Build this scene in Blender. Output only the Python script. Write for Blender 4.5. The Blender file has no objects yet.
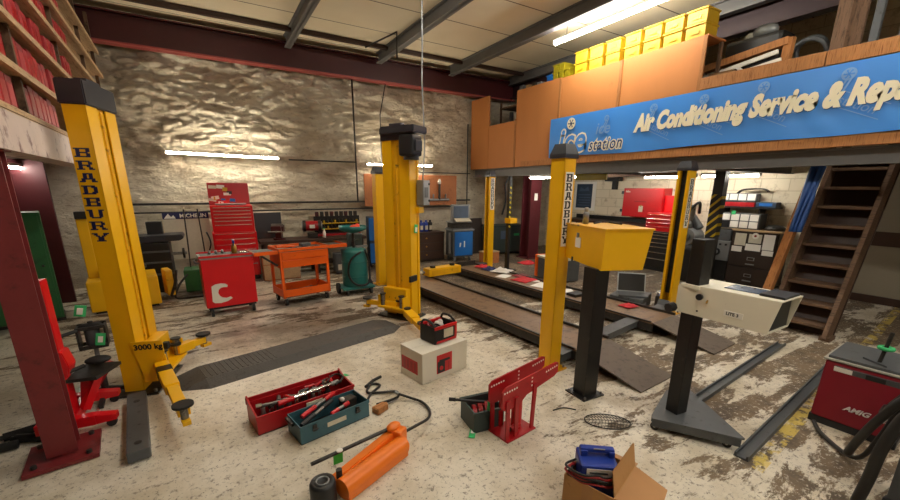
import bpy, bmesh, math, random
from mathutils import Vector, Matrix, noise
random.seed(7)
PI = math.pi
R = math.radians
COL = bpy.context.scene.collection

# ------------------------------------------------------------------ materials
def srgb(h):
    h = h.lstrip('#')
    c = [int(h[i:i + 2], 16) / 255 for i in (0, 2, 4)]
    return tuple(x / 12.92 if x <= .04045 else ((x + .055) / 1.055) ** 2.4 for x in c)

def nodes(m):
    m.use_nodes = True
    nt = m.node_tree
    return nt, nt.nodes.get('Principled BSDF'), nt.nodes, nt.links

def N(ns, t, **kw):
    n = ns.new(t)
    for k, v in kw.items():
        if k in n.inputs: n.inputs[k].default_value = v
        else: setattr(n, k, v)
    return n

def mat(name, col, rough=.5, metal=0., var=.25, scale=6., dirt=None, dirt_amt=0., bump=0., bscale=60., spec=.5, stretch=(1, 1, 1)):
    """painted / plain surface with a soft colour variation, optional worn patches and bump"""
    m = bpy.data.materials.new(name)
    nt, b, ns, lk = nodes(m)
    c = srgb(col) if isinstance(col, str) else col
    b.inputs['Roughness'].default_value = rough
    b.inputs['Metallic'].default_value = metal
    b.inputs['Specular IOR Level'].default_value = spec
    tc = N(ns, 'ShaderNodeTexCoord')
    mp = N(ns, 'ShaderNodeMapping'); mp.inputs['Scale'].default_value = stretch
    lk.new(tc.outputs['Object'], mp.inputs['Vector'])
    n1 = N(ns, 'ShaderNodeTexNoise', Scale=scale, Detail=5., Roughness=.6)
    lk.new(mp.outputs[0], n1.inputs['Vector'])
    mx = N(ns, 'ShaderNodeMix', data_type='RGBA')
    mx.inputs[6].default_value = (*[x * (1 - var) for x in c], 1)
    mx.inputs[7].default_value = (*[min(1, x * (1 + var)) for x in c], 1)
    lk.new(n1.outputs['Fac'], mx.inputs[0])
    out = mx.outputs[2]
    if dirt:
        d = srgb(dirt) if isinstance(dirt, str) else dirt
        n2 = N(ns, 'ShaderNodeTexNoise', Scale=scale * 2.3, Detail=8., Roughness=.7)
        lk.new(mp.outputs[0], n2.inputs['Vector'])
        rp = N(ns, 'ShaderNodeValToRGB')
        rp.color_ramp.elements[0].position = 1 - dirt_amt - .06
        rp.color_ramp.elements[1].position = 1 - dirt_amt + .06
        lk.new(n2.outputs['Fac'], rp.inputs[0])
        m2 = N(ns, 'ShaderNodeMix', data_type='RGBA')
        m2.inputs[7].default_value = (*d, 1)
        lk.new(rp.outputs[0], m2.inputs[0]); lk.new(out, m2.inputs[6])
        out = m2.outputs[2]
    lk.new(out, b.inputs['Base Color'])
    if bump:
        n3 = N(ns, 'ShaderNodeTexNoise', Scale=bscale, Detail=4.)
        lk.new(mp.outputs[0], n3.inputs['Vector'])
        bp = N(ns, 'ShaderNodeBump', Strength=bump, Distance=.01)
        lk.new(n3.outputs['Fac'], bp.inputs['Height']); lk.new(bp.outputs[0], b.inputs['Normal'])
    return m

def emis(name, col, strength):
    m = bpy.data.materials.new(name)
    nt, b, ns, lk = nodes(m)
    b.inputs['Base Color'].default_value = (*col, 1)
    b.inputs['Emission Color'].default_value = (*col, 1)
    b.inputs['Emission Strength'].default_value = strength
    return m

def wood(name, col, dark, rough=.65, scale=3., stretch=(1, 1, 14)):
    return mat(name, col, rough, 0, .35, scale, dark, .42, .25, 40, .3, stretch)

M = {}
M['yellow'] = mat('yellow paint', '#F2B705', .38, 0, .12, 3, '#7A5A12', .27, .05, 30)
M['yellow_dirty'] = mat('grimy yellow paint', '#E3A708', .45, 0, .2, 4, '#5a4410', .36, .1, 30)
M['black_plastic'] = mat('black plastic', '#1d1e20', .45, 0, .2, 8)
M['black_paint'] = mat('black paint', '#151515', .4, 0, .25, 6, '#2e2a26', .36)
M['cap_grey'] = mat('dark grey plastic cap', '#303238', .35, 0, .15, 5)
M['navy'] = mat('navy lettering', '#151a4c', .5)
M['white_paint'] = mat('white paint', '#e9e4d6', .5, 0, .06, 8, '#9c9484', .3)
M['steel'] = mat('bare steel', '#8e8c88', .38, .85, .25, 8, '#4a4037', .4)
M['chrome'] = mat('chrome', '#d8d8d8', .15, 1., .05, 8)
M['dark_steel'] = mat('dark steel', '#3b3936', .48, .5, .3, 8, '#241f1b', .42)
M['runway'] = mat('worn runway steel', '#80664c', .5, .2, .22, 4, '#5d4836', .42, .2, 60)
M['ramp'] = mat('grey brown ramp steel', '#6a5e53', .55, .2, .15, 6, '#544a41', .42, .3, 90)
M['rubber'] = mat('black rubber', '#1b1a19', .7, 0, .25, 10)
M['rubber_grey'] = mat('grey rubber matting', '#4d4b49', .62, 0, .2, 8, '#38332e', .4, .3, 80)
M['red'] = mat('gloss red paint', '#c3141c', .3, 0, .12, 5, '#7d0d12', .3)
M['red_bright'] = mat('bright red enamel', '#d8131d', .28, 0, .1, 4)
M['red_press'] = mat('red machine paint', '#a80f18', .35, 0, .2, 8, '#4d0a0d', .33)
M['oxide'] = mat('red oxide paint', '#742325', .5, 0, .22, 4, '#5a1c1b', .4, .1, 30)
M['column_red'] = mat('dull dark red column paint', '#561a20', .55, 0, .2, 4)
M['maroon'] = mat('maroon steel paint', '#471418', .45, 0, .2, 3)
M['flange'] = mat('maroon flange paint with light painted in', '#a04a44', .45, 0, .15, 3)  # paler than the maroon web: light on the lower flange painted into the colour
M['orange'] = mat('orange paint', '#ee6212', .35, 0, .1, 5, '#a5420e', .3)
M['orange_jack'] = mat('orange jack paint', '#ee7a1e', .35, 0, .12, 6, '#4a2f1c', .3)
M['teal'] = mat('teal green paint', '#1f6a66', .4, 0, .15, 6, '#143c3a', .33)
M['green'] = mat('green paint', '#1d5a2b', .5, 0, .2, 4, '#143d1e', .38)
M['dkgreen'] = mat('dark green grey paint', '#33413f', .5, 0, .2, 5)
M['blue'] = mat('blue paint', '#1667b8', .4, 0, .15, 5)
M['blue_box'] = mat('slate blue toolbox paint', '#38606b', .45, 0, .15, 7, '#22373d', .33)
M['blue_bottle'] = mat('blue plastic', '#1f3a94', .35, 0, .15, 6)
M['blue_tarp'] = mat('blue tarpaulin', '#27539a', .5, 0, .3, 9)
M['blue_grey'] = mat('dark blue grey paint', '#26384f', .5, 0, .2, 5)
M['beam_grey'] = mat('grey steel beam paint', '#6b6a68', .5, .1, .2, 4)
M['zinc'] = mat('galvanised steel', '#8a8d8d', .4, .5, .2, 6)
M['gun'] = mat('gunmetal grey paint', '#55585a', .45, .2, .2, 6, '#33302c', .36)
M['brown_metal'] = mat('dark brown metal', '#32261f', .5, .1, .2, 5)
M['cardboard'] = mat('brown cardboard', '#b98a55', .8, 0, .15, 7, '#8c6436', .33, .1, 60)
M['cardboard_in'] = mat('pale cardboard inside', '#b5875a', .85, 0, .12, 6)
M['white_card'] = mat('white printed card', '#e4dfd0', .6, 0, .06, 8, '#b1a78f', .33)
M['paper'] = mat('white paper', '#ece8de', .8, 0, .05, 9)
M['paper_old'] = mat('aged paper', '#cfc8b2', .8, 0, .15, 20)
M['ply'] = mat('orange plywood', '#bb7a42', .6, 0, .12, 2.2, '#a06532', .3, .1, 50, .35, (1, 1, .35))
M['ply_wall'] = mat('plywood wall board', '#a9693c', .65, 0, .22, 3, '#7c4824', .4)
M['plank'] = wood('pine plank', '#b27a48', '#7b4a26', stretch=(1, 14, 1))
M['plank_v'] = wood('pine post', '#a8713f', '#7b4a26', stretch=(8, 8, 1))
M['shelf_wood'] = wood('shelf timber', '#c0a27c', '#8f7252', stretch=(14, 1, 14))
M['old_wood'] = wood('old dark timber', '#6d5440', '#3d2c20', stretch=(1, 10, 1))
M['stair_wood'] = wood('stair timber', '#6b5340', '#3d2e24', stretch=(10, 1, 10))
M['dark_wood'] = mat('dark varnished wood', '#3a2419', .5, 0, .3, 6)
M['file_red'] = mat('dark red box file', '#b02c32', .55, 0, .25, 7)
M['file_red2'] = mat('faded red box file', '#8f2a2e', .6, 0, .25, 7)
M['file_box'] = mat('brown archive box', '#8a6a46', .8, 0, .2, 5)
M['bin_yellow'] = mat('yellow plastic bin', '#c29c12', .5, 0, .12, 4)
M['bin_lime'] = mat('lime yellow plastic bin', '#948710', .45, 0, .12, 4)
M['tag_green'] = mat('green tag card', '#35b46a', .6, 0, .1, 10)
M['tag_lime'] = mat('bright green tag', '#3cae3a', .55, 0, .1, 10)
M['cream'] = mat('cream enamel', '#e6e0cb', .42, 0, .06, 5, '#b0a68c', .28)
M['mesh_wire'] = mat('dark wire', '#2d2a26', .5, .5)
M['glass_dark'] = mat('dark glass', '#0c0f13', .38, 0, .1)
M['screen'] = mat('blue grey screen', '#56657a', .25, 0, .2, 12)
M['hose'] = mat('black hose rubber', '#161514', .5, 0, .2, 10)
M['cable_red'] = mat('red cable', '#8e1a1c', .45, 0, .1)
M['cloth_red'] = mat('red cloth', '#c02a30', .85, 0, .2, 20, None, 0, .4, 60)
M['cloth_white'] = mat('white cloth', '#dcd6cc', .85, 0, .15, 20, None, 0, .4, 60)
M['cloth_navy'] = mat('navy cloth', '#202a55', .85, 0, .2, 20)
M['orange_plastic'] = mat('orange red plastic', '#f0421c', .4)
M['tube_on'] = emis('lit fluorescent tube', (1., .95, .86), 100.)
M['tube_far'] = emis('lit workshop tube', (1., .94, .84), 85.)
M['tube_wall'] = emis('lit wall tube', (1., .89, .70), 95.)
M['fitting'] = mat('aged lamp fitting', '#a9a599', .5)
M['mig_red'] = mat('dark red machine paint', '#7c1524', .35, 0, .15, 5)
M['mig_white'] = mat('white lettering', '#e8e4e0', .5)
M['tape_yellow'] = mat('yellow tape', '#d9c21a', .5)
M['brass'] = mat('brass', '#a8843c', .35, .8)

def stone_material():
    m = bpy.data.materials.new('whitewashed rubble stone')
    nt, b, ns, lk = nodes(m)
    tc = N(ns, 'ShaderNodeTexCoord')
    mp = N(ns, 'ShaderNodeMapping'); mp.inputs['Scale'].default_value = (1, 1, 2.2)
    lk.new(tc.outputs['Object'], mp.inputs[0])
    n1 = N(ns, 'ShaderNodeTexNoise', Scale=1.3, Detail=7., Roughness=.65)
    n2 = N(ns, 'ShaderNodeTexNoise', Scale=7., Detail=8., Roughness=.72)
    for n in (n1, n2): lk.new(mp.outputs[0], n.inputs['Vector'])
    mx = N(ns, 'ShaderNodeMix', data_type='RGBA')
    mx.inputs[6].default_value = (*srgb('#efe6d0'), 1); mx.inputs[7].default_value = (*srgb('#c4b499'), 1)
    r1 = N(ns, 'ShaderNodeValToRGB'); r1.color_ramp.elements[0].position = .38; r1.color_ramp.elements[1].position = .66
    lk.new(n1.outputs['Fac'], r1.inputs[0]); lk.new(r1.outputs[0], mx.inputs[0])
    m2 = N(ns, 'ShaderNodeMix', data_type='RGBA'); m2.inputs[7].default_value = (*srgb('#86715a'), 1)
    r2 = N(ns, 'ShaderNodeValToRGB'); r2.color_ramp.elements[0].position = .56; r2.color_ramp.elements[1].position = .74
    lk.new(n2.outputs['Fac'], r2.inputs[0]); lk.new(r2.outputs[0], m2.inputs[0]); lk.new(mx.outputs[2], m2.inputs[6])
    lk.new(m2.outputs[2], b.inputs['Base Color'])
    b.inputs['Roughness'].default_value = .85
    n3 = N(ns, 'ShaderNodeTexNoise', Scale=16., Detail=8., Roughness=.75); lk.new(mp.outputs[0], n3.inputs['Vector'])
    n4 = N(ns, 'ShaderNodeTexNoise', Scale=6., Detail=12., Roughness=.7, Distortion=.4); lk.new(mp.outputs[0], n4.inputs['Vector'])
    bp = N(ns, 'ShaderNodeBump', Strength=1., Distance=.06); b4 = N(ns, 'ShaderNodeBump', Strength=.7, Distance=.08)
    lk.new(n3.outputs['Fac'], bp.inputs['Height']); lk.new(n4.outputs['Fac'], b4.inputs['Height'])
    lk.new(b4.outputs[0], bp.inputs['Normal']); lk.new(bp.outputs[0], b.inputs['Normal'])
    return m
M['stone'] = stone_material()

def block_material(name, c1, c2, mortar, sx=.44, sy=.215, rot=None, rough=.8):
    m = bpy.data.materials.new(name)
    nt, b, ns, lk = nodes(m)
    tc = N(ns, 'ShaderNodeTexCoord'); mp = N(ns, 'ShaderNodeMapping')
    if rot: mp.inputs['Rotation'].default_value = rot
    lk.new(tc.outputs['Object'], mp.inputs[0])
    br = N(ns, 'ShaderNodeTexBrick', Scale=1.)
    br.inputs['Color1'].default_value = (*srgb(c1), 1); br.inputs['Color2'].default_value = (*srgb(c2), 1)
    br.inputs['Mortar'].default_value = (*srgb(mortar), 1)
    br.inputs['Mortar Size'].default_value = .008; br.inputs['Brick Width'].default_value = sx; br.inputs['Row Height'].default_value = sy
    lk.new(mp.outputs[0], br.inputs['Vector'])
    n = N(ns, 'ShaderNodeTexNoise', Scale=5., Detail=7., Roughness=.7); lk.new(tc.outputs['Object'], n.inputs['Vector'])
    rp = N(ns, 'ShaderNodeValToRGB'); rp.color_ramp.elements[0].position = .55; rp.color_ramp.elements[1].position = .75
    lk.new(n.outputs['Fac'], rp.inputs[0])
    mx = N(ns, 'ShaderNodeMix', data_type='RGBA'); mx.inputs[7].default_value = (*srgb('#a08a6a'), 1)
    lk.new(rp.outputs[0], mx.inputs[0]); lk.new(br.outputs['Color'], mx.inputs[6]); lk.new(mx.outputs[2], b.inputs['Base Color'])
    b.inputs['Roughness'].default_value = rough
    bp = N(ns, 'ShaderNodeBump', Strength=.5, Distance=.01); bp.invert = True
    lk.new(br.outputs['Fac'], bp.inputs['Height']); lk.new(bp.outputs[0], b.inputs['Normal'])
    return m
M['blocks'] = block_material('white painted blockwork', '#e8dcc2', '#e0d3b8', '#cbbd9f', rot=(0, R(-90), R(90)))
M['plain_wall'] = mat('grey beige wall board', '#8f8674', .8, 0, .12, 2)
M['dark_wall'] = mat('dark brown wall', '#4a3c31', .85, 0, .25, 1.5)

def ceiling_material():
    m = bpy.data.materials.new('cream ceiling panels')
    nt, b, ns, lk = nodes(m)
    tc = N(ns, 'ShaderNodeTexCoord'); sp = N(ns, 'ShaderNodeSeparateXYZ'); lk.new(tc.outputs['Object'], sp.inputs[0])
    md = N(ns, 'ShaderNodeMath', operation='PINGPONG'); md.inputs[1].default_value = .54
    lk.new(sp.outputs['Y'], md.inputs[0])
    lt = N(ns, 'ShaderNodeMath', operation='LESS_THAN'); lt.inputs[1].default_value = .012; lk.new(md.outputs[0], lt.inputs[0])
    n = N(ns, 'ShaderNodeTexNoise', Scale=2., Detail=5.); lk.new(tc.outputs['Object'], n.inputs['Vector'])
    m1 = N(ns, 'ShaderNodeMix', data_type='RGBA'); m1.inputs[6].default_value = (*srgb('#e9dfc4'), 1); m1.inputs[7].default_value = (*srgb('#d9ccac'), 1)
    lk.new(n.outputs['Fac'], m1.inputs[0])
    m2 = N(ns, 'ShaderNodeMix', data_type='RGBA'); m2.inputs[7].default_value = (*srgb('#6a5c48'), 1)
    lk.new(lt.outputs[0], m2.inputs[0]); lk.new(m1.outputs[2], m2.inputs[6]); lk.new(m2.outputs[2], b.inputs['Base Color'])
    b.inputs['Roughness'].default_value = .7
    return m
M['ceiling'] = ceiling_material()

def floor_material():
    m = bpy.data.materials.new('worn painted concrete floor')
    nt, b, ns, lk = nodes(m)
    tc = N(ns, 'ShaderNodeTexCoord'); P = tc.outputs['Object']
    sp = N(ns, 'ShaderNodeSeparateXYZ'); lk.new(P, sp.inputs[0])
    def noi(scale, detail=8., rough=.65, vec=None, dist=0.):
        n = N(ns, 'ShaderNodeTexNoise', Scale=scale, Detail=detail, Roughness=rough, Distortion=dist)
        lk.new(vec or P, n.inputs['Vector']); return n.outputs['Fac']
    def ramp(src, a, c):
        r = N(ns, 'ShaderNodeMapRange', interpolation_type='SMOOTHSTEP'); r.inputs['From Min'].default_value = a; r.inputs['From Max'].default_value = c
        lk.new(src, r.inputs['Value']); return r.outputs[0]
    def math_(op, a, c):
        n = N(ns, 'ShaderNodeMath', operation=op)
        for i, v in enumerate((a, c)):
            if isinstance(v, (int, float)): n.inputs[i].default_value = v
            else: lk.new(v, n.inputs[i])
        return n.outputs[0]
    def mix(f, a, c):
        n = N(ns, 'ShaderNodeMix', data_type='RGBA')
        lk.new(f, n.inputs[0])
        for i, v in ((6, a), (7, c)):
            if isinstance(v, str): n.inputs[i].default_value = (*srgb(v), 1)
            else: lk.new(v, n.inputs[i])
        return n.outputs[2]
    base = mix(ramp(noi(2.2), .35, .7), '#e4dccb', '#c6baa2')
    base = mix(ramp(noi(.8, 6), .52, .72), base, '#a8997f')
    # fine grey scuffs and dark specks
    base = mix(math_('MULTIPLY', ramp(noi(22, 8, .75), .54, .62), .75), base, '#75695a')
    base = mix(math_('MULTIPLY', ramp(noi(55, 4, .7), .60, .655), .85), base, '#463c31')
    # bare worn patches, streaked, more of them towards the right hand bay
    mp = N(ns, 'ShaderNodeMapping'); mp.inputs['Rotation'].default_value = (0, 0, R(-12)); mp.inputs['Scale'].default_value = (.75, 2.0, 1)
    lk.new(P, mp.inputs[0])
    worn = noi(1.5, 15., .74, mp.outputs[0], .3)
    bias = math_('MULTIPLY', ramp(sp.outputs['X'], 1.2, 3.6), .18)
    yb = math_('MULTIPLY', ramp(sp.outputs['Y'], 3.4, 5.6), .13)
    bias = math_('ADD', bias, yb)
    worn2 = math_('ADD', worn, bias)
    wm = ramp(worn2, .635, .675)
    wm = math_('MULTIPLY', wm, ramp(noi(26, 8, .8), .36, .46))
    brown = mix(ramp(noi(5), .4, .65), '#77654f', '#574a3b')
    base = mix(wm, base, brown)
    # oil stains
    oil = math_('MULTIPLY', ramp(math_('ADD', noi(.9, 5., .55), yb), .63, .74), .65)
    base = mix(oil, base, '#3a3128')
    # one large oil-darkened patch in front of the tool trolleys
    cx = math_('MULTIPLY', math_('SUBTRACT', sp.outputs['X'], 1.0), .8); cy = math_('SUBTRACT', sp.outputs['Y'], 5.15)
    d2 = math_('SQRT', math_('ADD', math_('MULTIPLY', cx, cx), math_('MULTIPLY', cy, cy)), 0.)
    pm = math_('MULTIPLY', ramp(math_('ADD', math_('SUBTRACT', 1.0, d2), math_('MULTIPLY', noi(2.2, 8, .7), 1.1)), .62, 1.25), .62)
    base = mix(pm, base, '#443a2f')
    # worn yellow line beside the headlamp tester rail
    ly = math_('SUBTRACT', sp.outputs['Y'], math_('ADD', math_('MULTIPLY', sp.outputs['X'], .0893), .585))
    lm = math_('MULTIPLY', math_('LESS_THAN', math_('ABSOLUTE', ly, 0.), .045), math_('GREATER_THAN', sp.outputs['X'], 2.75))
    lm = math_('MULTIPLY', lm, ramp(noi(6, 8, .7), .47, .55))
    base = mix(math_('MULTIPLY', lm, .8), base, '#d9bf5a')
    lk.new(base, b.inputs['Base Color'])
    rr = N(ns, 'ShaderNodeMapRange'); rr.inputs['To Min'].default_value = .34; rr.inputs['To Max'].default_value = .7
    lk.new(wm, rr.inputs['Value']); lk.new(rr.outputs[0], b.inputs['Roughness'])
    bp = N(ns, 'ShaderNodeBump', Strength=.25, Distance=.01)
    lk.new(noi(18, 6), bp.inputs['Height']); lk.new(bp.outputs[0], b.inputs['Normal'])
    return m
M['floor'] = floor_material()

def hazard_material():
    m = bpy.data.materials.new('black and yellow hazard stripes')
    nt, b, ns, lk = nodes(m)
    tc = N(ns, 'ShaderNodeTexCoord'); sp = N(ns, 'ShaderNodeSeparateXYZ'); lk.new(tc.outputs['Object'], sp.inputs[0])
    a = N(ns, 'ShaderNodeMath', operation='ADD'); lk.new(sp.outputs['Z'], a.inputs[0]); lk.new(sp.outputs['Y'], a.inputs[1])
    f = N(ns, 'ShaderNodeMath', operation='MODULO'); f.inputs[1].default_value = .15; lk.new(a.outputs[0], f.inputs[0])
    g = N(ns, 'ShaderNodeMath', operation='LESS_THAN'); g.inputs[1].default_value = .05; lk.new(f.outputs[0], g.inputs[0])
    x = N(ns, 'ShaderNodeMix', data_type='RGBA'); x.inputs[6].default_value = (*srgb('#191816'), 1); x.inputs[7].default_value = (*srgb('#c9a915'), 1)
    lk.new(g.outputs[0], x.inputs[0]); lk.new(x.outputs[2], b.inputs['Base Color']); b.inputs['Roughness'].default_value = .5
    return m
M['hazard'] = hazard_material()

# ------------------------------------------------------------------ mesh builder
class MB:
    def __init__(self):
        self.bm = bmesh.new(); self.mats = []
    def mi(self, m):
        m = M[m] if isinstance(m, str) else m
        if m not in self.mats: self.mats.append(m)
        return self.mats.index(m)
    def _fin(self, faces, m, smooth=False):
        i = self.mi(m)
        for f in faces:
            f.material_index = i; f.smooth = smooth
    def box(self, c, s, m, rot=None, bev=0., mx=None):
        """box centred on c with full sizes s; rot = euler tuple"""
        t = bmesh.new()
        bmesh.ops.create_cube(t, size=1, matrix=Matrix.Diagonal((*s, 1)))
        if bev:
            bmesh.ops.bevel(t, geom=t.edges[:], offset=min(bev, min(s) * .45), segments=2, affect='EDGES', profile=.6)
        T = Matrix.Translation(c)
        if rot:
            from mathutils import Euler
            T = T @ Euler(rot).to_matrix().to_4x4()
        if mx: T = mx @ T
        self._join(t, T, m); return self
    def box2(self, a, b, m, bev=0., mx=None):
        return self.box([(a[i] + b[i]) / 2 for i in range(3)], [abs(b[i] - a[i]) for i in range(3)], m, None, bev, mx)
    def _join(self, t, T, m, smooth=None):
        vm = {}
        for v in t.verts: vm[v] = self.bm.verts.new(T @ v.co)
        i = self.mi(m)
        for f in t.faces:
            try: nf = self.bm.faces.new([vm[v] for v in f.verts])
            except ValueError: continue
            nf.material_index = i; nf.smooth = f.smooth if smooth is None else smooth
        t.free()
    def beam(self, p0, p1, w, h, m, up=(0, 0, 1), bev=0.):
        """rectangular bar from p0 to p1; h measured along up"""
        p0, p1 = Vector(p0), Vector(p1); d = p1 - p0; L = d.length; y = d / L
        z = Vector(up); z = (z - y * z.dot(y)).normalized(); x = y.cross(z)
        T = Matrix(((x.x, y.x, z.x, (p0.x + p1.x) / 2), (x.y, y.y, z.y, (p0.y + p1.y) / 2), (x.z, y.z, z.z, (p0.z + p1.z) / 2), (0, 0, 0, 1)))
        return self.box((0, 0, 0), (w, L, h), m, None, bev, T)
    def cyl(self, p0, p1, r, m, r1=None, seg=16, caps=True):
        p0, p1 = Vector(p0), Vector(p1); r1 = r if r1 is None else r1
        d = (p1 - p0); q = d.to_track_quat('Z', 'Y').to_matrix(); bm = self.bm
        A = []; B = []
        for k in range(seg):
            a = 2 * PI * k / seg; v = Vector((math.cos(a), math.sin(a), 0))
            A.append(bm.verts.new(p0 + q @ (v * r))); B.append(bm.verts.new(p1 + q @ (v * r1)))
        i = self.mi(m)
        for k in range(seg):
            f = bm.faces.new((A[k], A[(k + 1) % seg], B[(k + 1) % seg], B[k])); f.smooth = True; f.material_index = i
        if caps:
            for vs in (list(reversed(A)), B):
                c = [bm.verts.new(v.co) for v in vs]
                f = bm.faces.new(c); f.material_index = i
        return self
    def tube(self, pts, r, m, seg=8, sub=5, rs=None):
        pts = [Vector(p) for p in pts]
        if sub > 1 and len(pts) > 2:
            P = [pts[0]] + pts + [pts[-1]]; out = []
            for k in range(1, len(P) - 2):
                for j in range(sub):
                    t = j / sub; a, b, c, d = P[k - 1:k + 3]
                    out.append(.5 * ((2 * b) + (c - a) * t + (2 * a - 5 * b + 4 * c - d) * t * t + (3 * b - a - 3 * c + d) * t ** 3))
            out.append(pts[-1]); pts = out
        bm = self.bm; i = self.mi(m); rings = []
        n = None
        for k, p in enumerate(pts):
            d = (pts[min(k + 1, len(pts) - 1)] - pts[max(k - 1, 0)]).normalized()
            if n is None: n = d.orthogonal().normalized()
            n = (n - d * n.dot(d)).normalized(); b = d.cross(n)
            rings.append([bm.verts.new(p + (n * math.cos(2 * PI * j / seg) + b * math.sin(2 * PI * j / seg)) * r) for j in range(seg)])
        for A, B in zip(rings, rings[1:]):
            for j in range(seg):
                f = bm.faces.new((A[j], A[(j + 1) % seg], B[(j + 1) % seg], B[j])); f.smooth = True; f.material_index = i
        for vs in (list(reversed(rings[0])), rings[-1]):
            f = bm.faces.new(vs); f.material_index = i
        return self
    def lathe(self, prof, m, c=(0, 0, 0), seg=24, mx=None, smooth=True):
        bm = self.bm; i = self.mi(m); T = Matrix.Translation(c)
        if mx: T = T @ mx
        rings = [[bm.verts.new(T @ Vector((r * math.cos(2 * PI * k / seg), r * math.sin(2 * PI * k / seg), z))) for k in range(seg)] for r, z in prof]
        for A, B in zip(rings, rings[1:]):
            for k in range(seg):
                f = bm.faces.new((A[k], A[(k + 1) % seg], B[(k + 1) % seg], B[k])); f.smooth = smooth; f.material_index = i
        for vs, r in ((list(reversed(rings[0])), prof[0][0]), (rings[-1], prof[-1][0])):
            if r > 1e-4:
                f = bm.faces.new(vs); f.material_index = i
        return self
    def prism(self, poly, h, m, mx=None, bev=0.):
        """2-D polygon in local xy, extruded along local z by h (centred at 0)"""
        t = bmesh.new()
        A = [t.verts.new((x, y, -h / 2)) for x, y in poly]; B = [t.verts.new((x, y, h / 2)) for x, y in poly]
        n = len(poly)
        t.faces.new(list(reversed(A))); t.faces.new(B)
        for k in range(n): t.faces.new((A[k], A[(k + 1) % n], B[(k + 1) % n], B[k]))
        bmesh.ops.recalc_face_normals(t, faces=t.faces[:])
        if bev: bmesh.ops.bevel(t, geom=t.edges[:], offset=bev, segments=2, affect='EDGES')
        self._join(t, mx or Matrix.Identity(4), m); return self
    def quad(self, vs, m):
        f = self.bm.faces.new([self.bm.verts.new(v) for v in vs]); f.material_index = self.mi(m); return self
    def sphere(self, c, r, m, sc=(1, 1, 1), seg=16):
        t = bmesh.new(); bmesh.ops.create_uvsphere(t, u_segments=seg, v_segments=seg // 2, radius=r)
        self._join(t, Matrix.Translation(c) @ Matrix.Diagonal((*sc, 1)), m, True); return self
    def torus(self, c, R_, r, m, seg=24, s2=8, mx=None):
        bm = self.bm; i = self.mi(m); T = Matrix.Translation(c) @ (mx or Matrix.Identity(4)); G = []
        for a in range(seg):
            A = 2 * PI * a / seg; G.append([bm.verts.new(T @ Vector(((R_ + r * math.cos(2 * PI * b / s2)) * math.cos(A), (R_ + r * math.cos(2 * PI * b / s2)) * math.sin(A), r * math.sin(2 * PI * b / s2)))) for b in range(s2)])
        for a in range(seg):
            for b in range(s2):
                f = bm.faces.new((G[a][b], G[(a + 1) % seg][b], G[(a + 1) % seg][(b + 1) % s2], G[a][(b + 1) % s2])); f.smooth = True; f.material_index = i
        return self
    def text(self, s, size, m, mx, ext=.0015, off=0., shear=0., align='LEFT', spacing=1.):
        cu = bpy.data.curves.new('t', 'FONT'); cu.body = s; cu.size = size; cu.extrude = ext; cu.offset = off
        cu.shear = shear; cu.align_x = align; cu.space_character = spacing; cu.resolution_u = 3
        o = bpy.data.objects.new('t', cu); COL.objects.link(o)
        dg = bpy.context.evaluated_depsgraph_get(); me = o.evaluated_get(dg).to_mesh()
        t = bmesh.new(); t.from_mesh(me)
        bpy.data.objects.remove(o); bpy.data.curves.remove(cu)
        self._join(t, mx, m, False); return self
    def build(self, name, parent=None, loc=(0, 0, 0), rotz=0., fix=True):
        if fix: bmesh.ops.recalc_face_normals(self.bm, faces=self.bm.faces[:])
        me = bpy.data.meshes.new(name); self.bm.to_mesh(me); self.bm.free()
        for m in self.mats: me.materials.append(m)
        o = bpy.data.objects.new(name, me); COL.objects.link(o)
        if parent: o.parent = parent
        o.location = loc; o.rotation_euler = (0, 0, rotz)
        return o

def tag(o, label, cat, group=None, kind=None):
    o['label'] = label; o['category'] = cat
    if group: o['group'] = group
    if kind: o['kind'] = kind
    return o
def thing(name, label, cat, loc=(0, 0, 0), rotz=0., group=None):
    o = bpy.data.objects.new(name, None); COL.objects.link(o); o.empty_display_size = .1
    o.location = loc; o.rotation_euler = (0, 0, rotz)
    return tag(o, label, cat, group)
def struct(mb, name, **kw):
    o = mb.build(name, **kw); o['kind'] = 'structure'; return o
def dup(o, loc=None, rotz=None, label=None, parent=None):
    c = o.copy(); COL.objects.link(c)
    if parent: c.parent = parent
    if loc is not None: c.location = loc
    if rotz is not None: c.rotation_euler = (0, 0, rotz)
    if label: c['label'] = label
    for ch in list(o.children): dup(ch, parent=c)
    return c
# frames for prisms: local (x,y) of the polygon mapped on world planes
YZ = Matrix(((0, 0, 1, 0), (1, 0, 0, 0), (0, 1, 0, 0), (0, 0, 0, 1)))     # poly x->Y, y->Z, extrude along X
XZ = Matrix(((1, 0, 0, 0), (0, 0, -1, 0), (0, 1, 0, 0), (0, 0, 0, 1)))    # poly x->X, y->Z, extrude along -Y (faces -Y)
NX = Matrix(((0, 0, -1, 0), (-1, 0, 0, 0), (0, 1, 0, 0), (0, 0, 0, 1)))   # text facing -X, reading towards -Y
def at(x, y, z): return Matrix.Translation((x, y, z))
def ordinal(k): return ('first', 'second', 'third', 'fourth', 'fifth', 'sixth', 'seventh', 'eighth', 'ninth', 'tenth', 'eleventh', 'twelfth', 'thirteenth', 'fourteenth', 'fifteenth', 'sixteenth', 'seventeenth', 'eighteenth', 'nineteenth', 'twentieth', 'twenty-first', 'twenty-second', 'twenty-third', 'twenty-fourth', 'twenty-fifth', 'twenty-sixth', 'twenty-seventh', 'twenty-eighth')[k]

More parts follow.
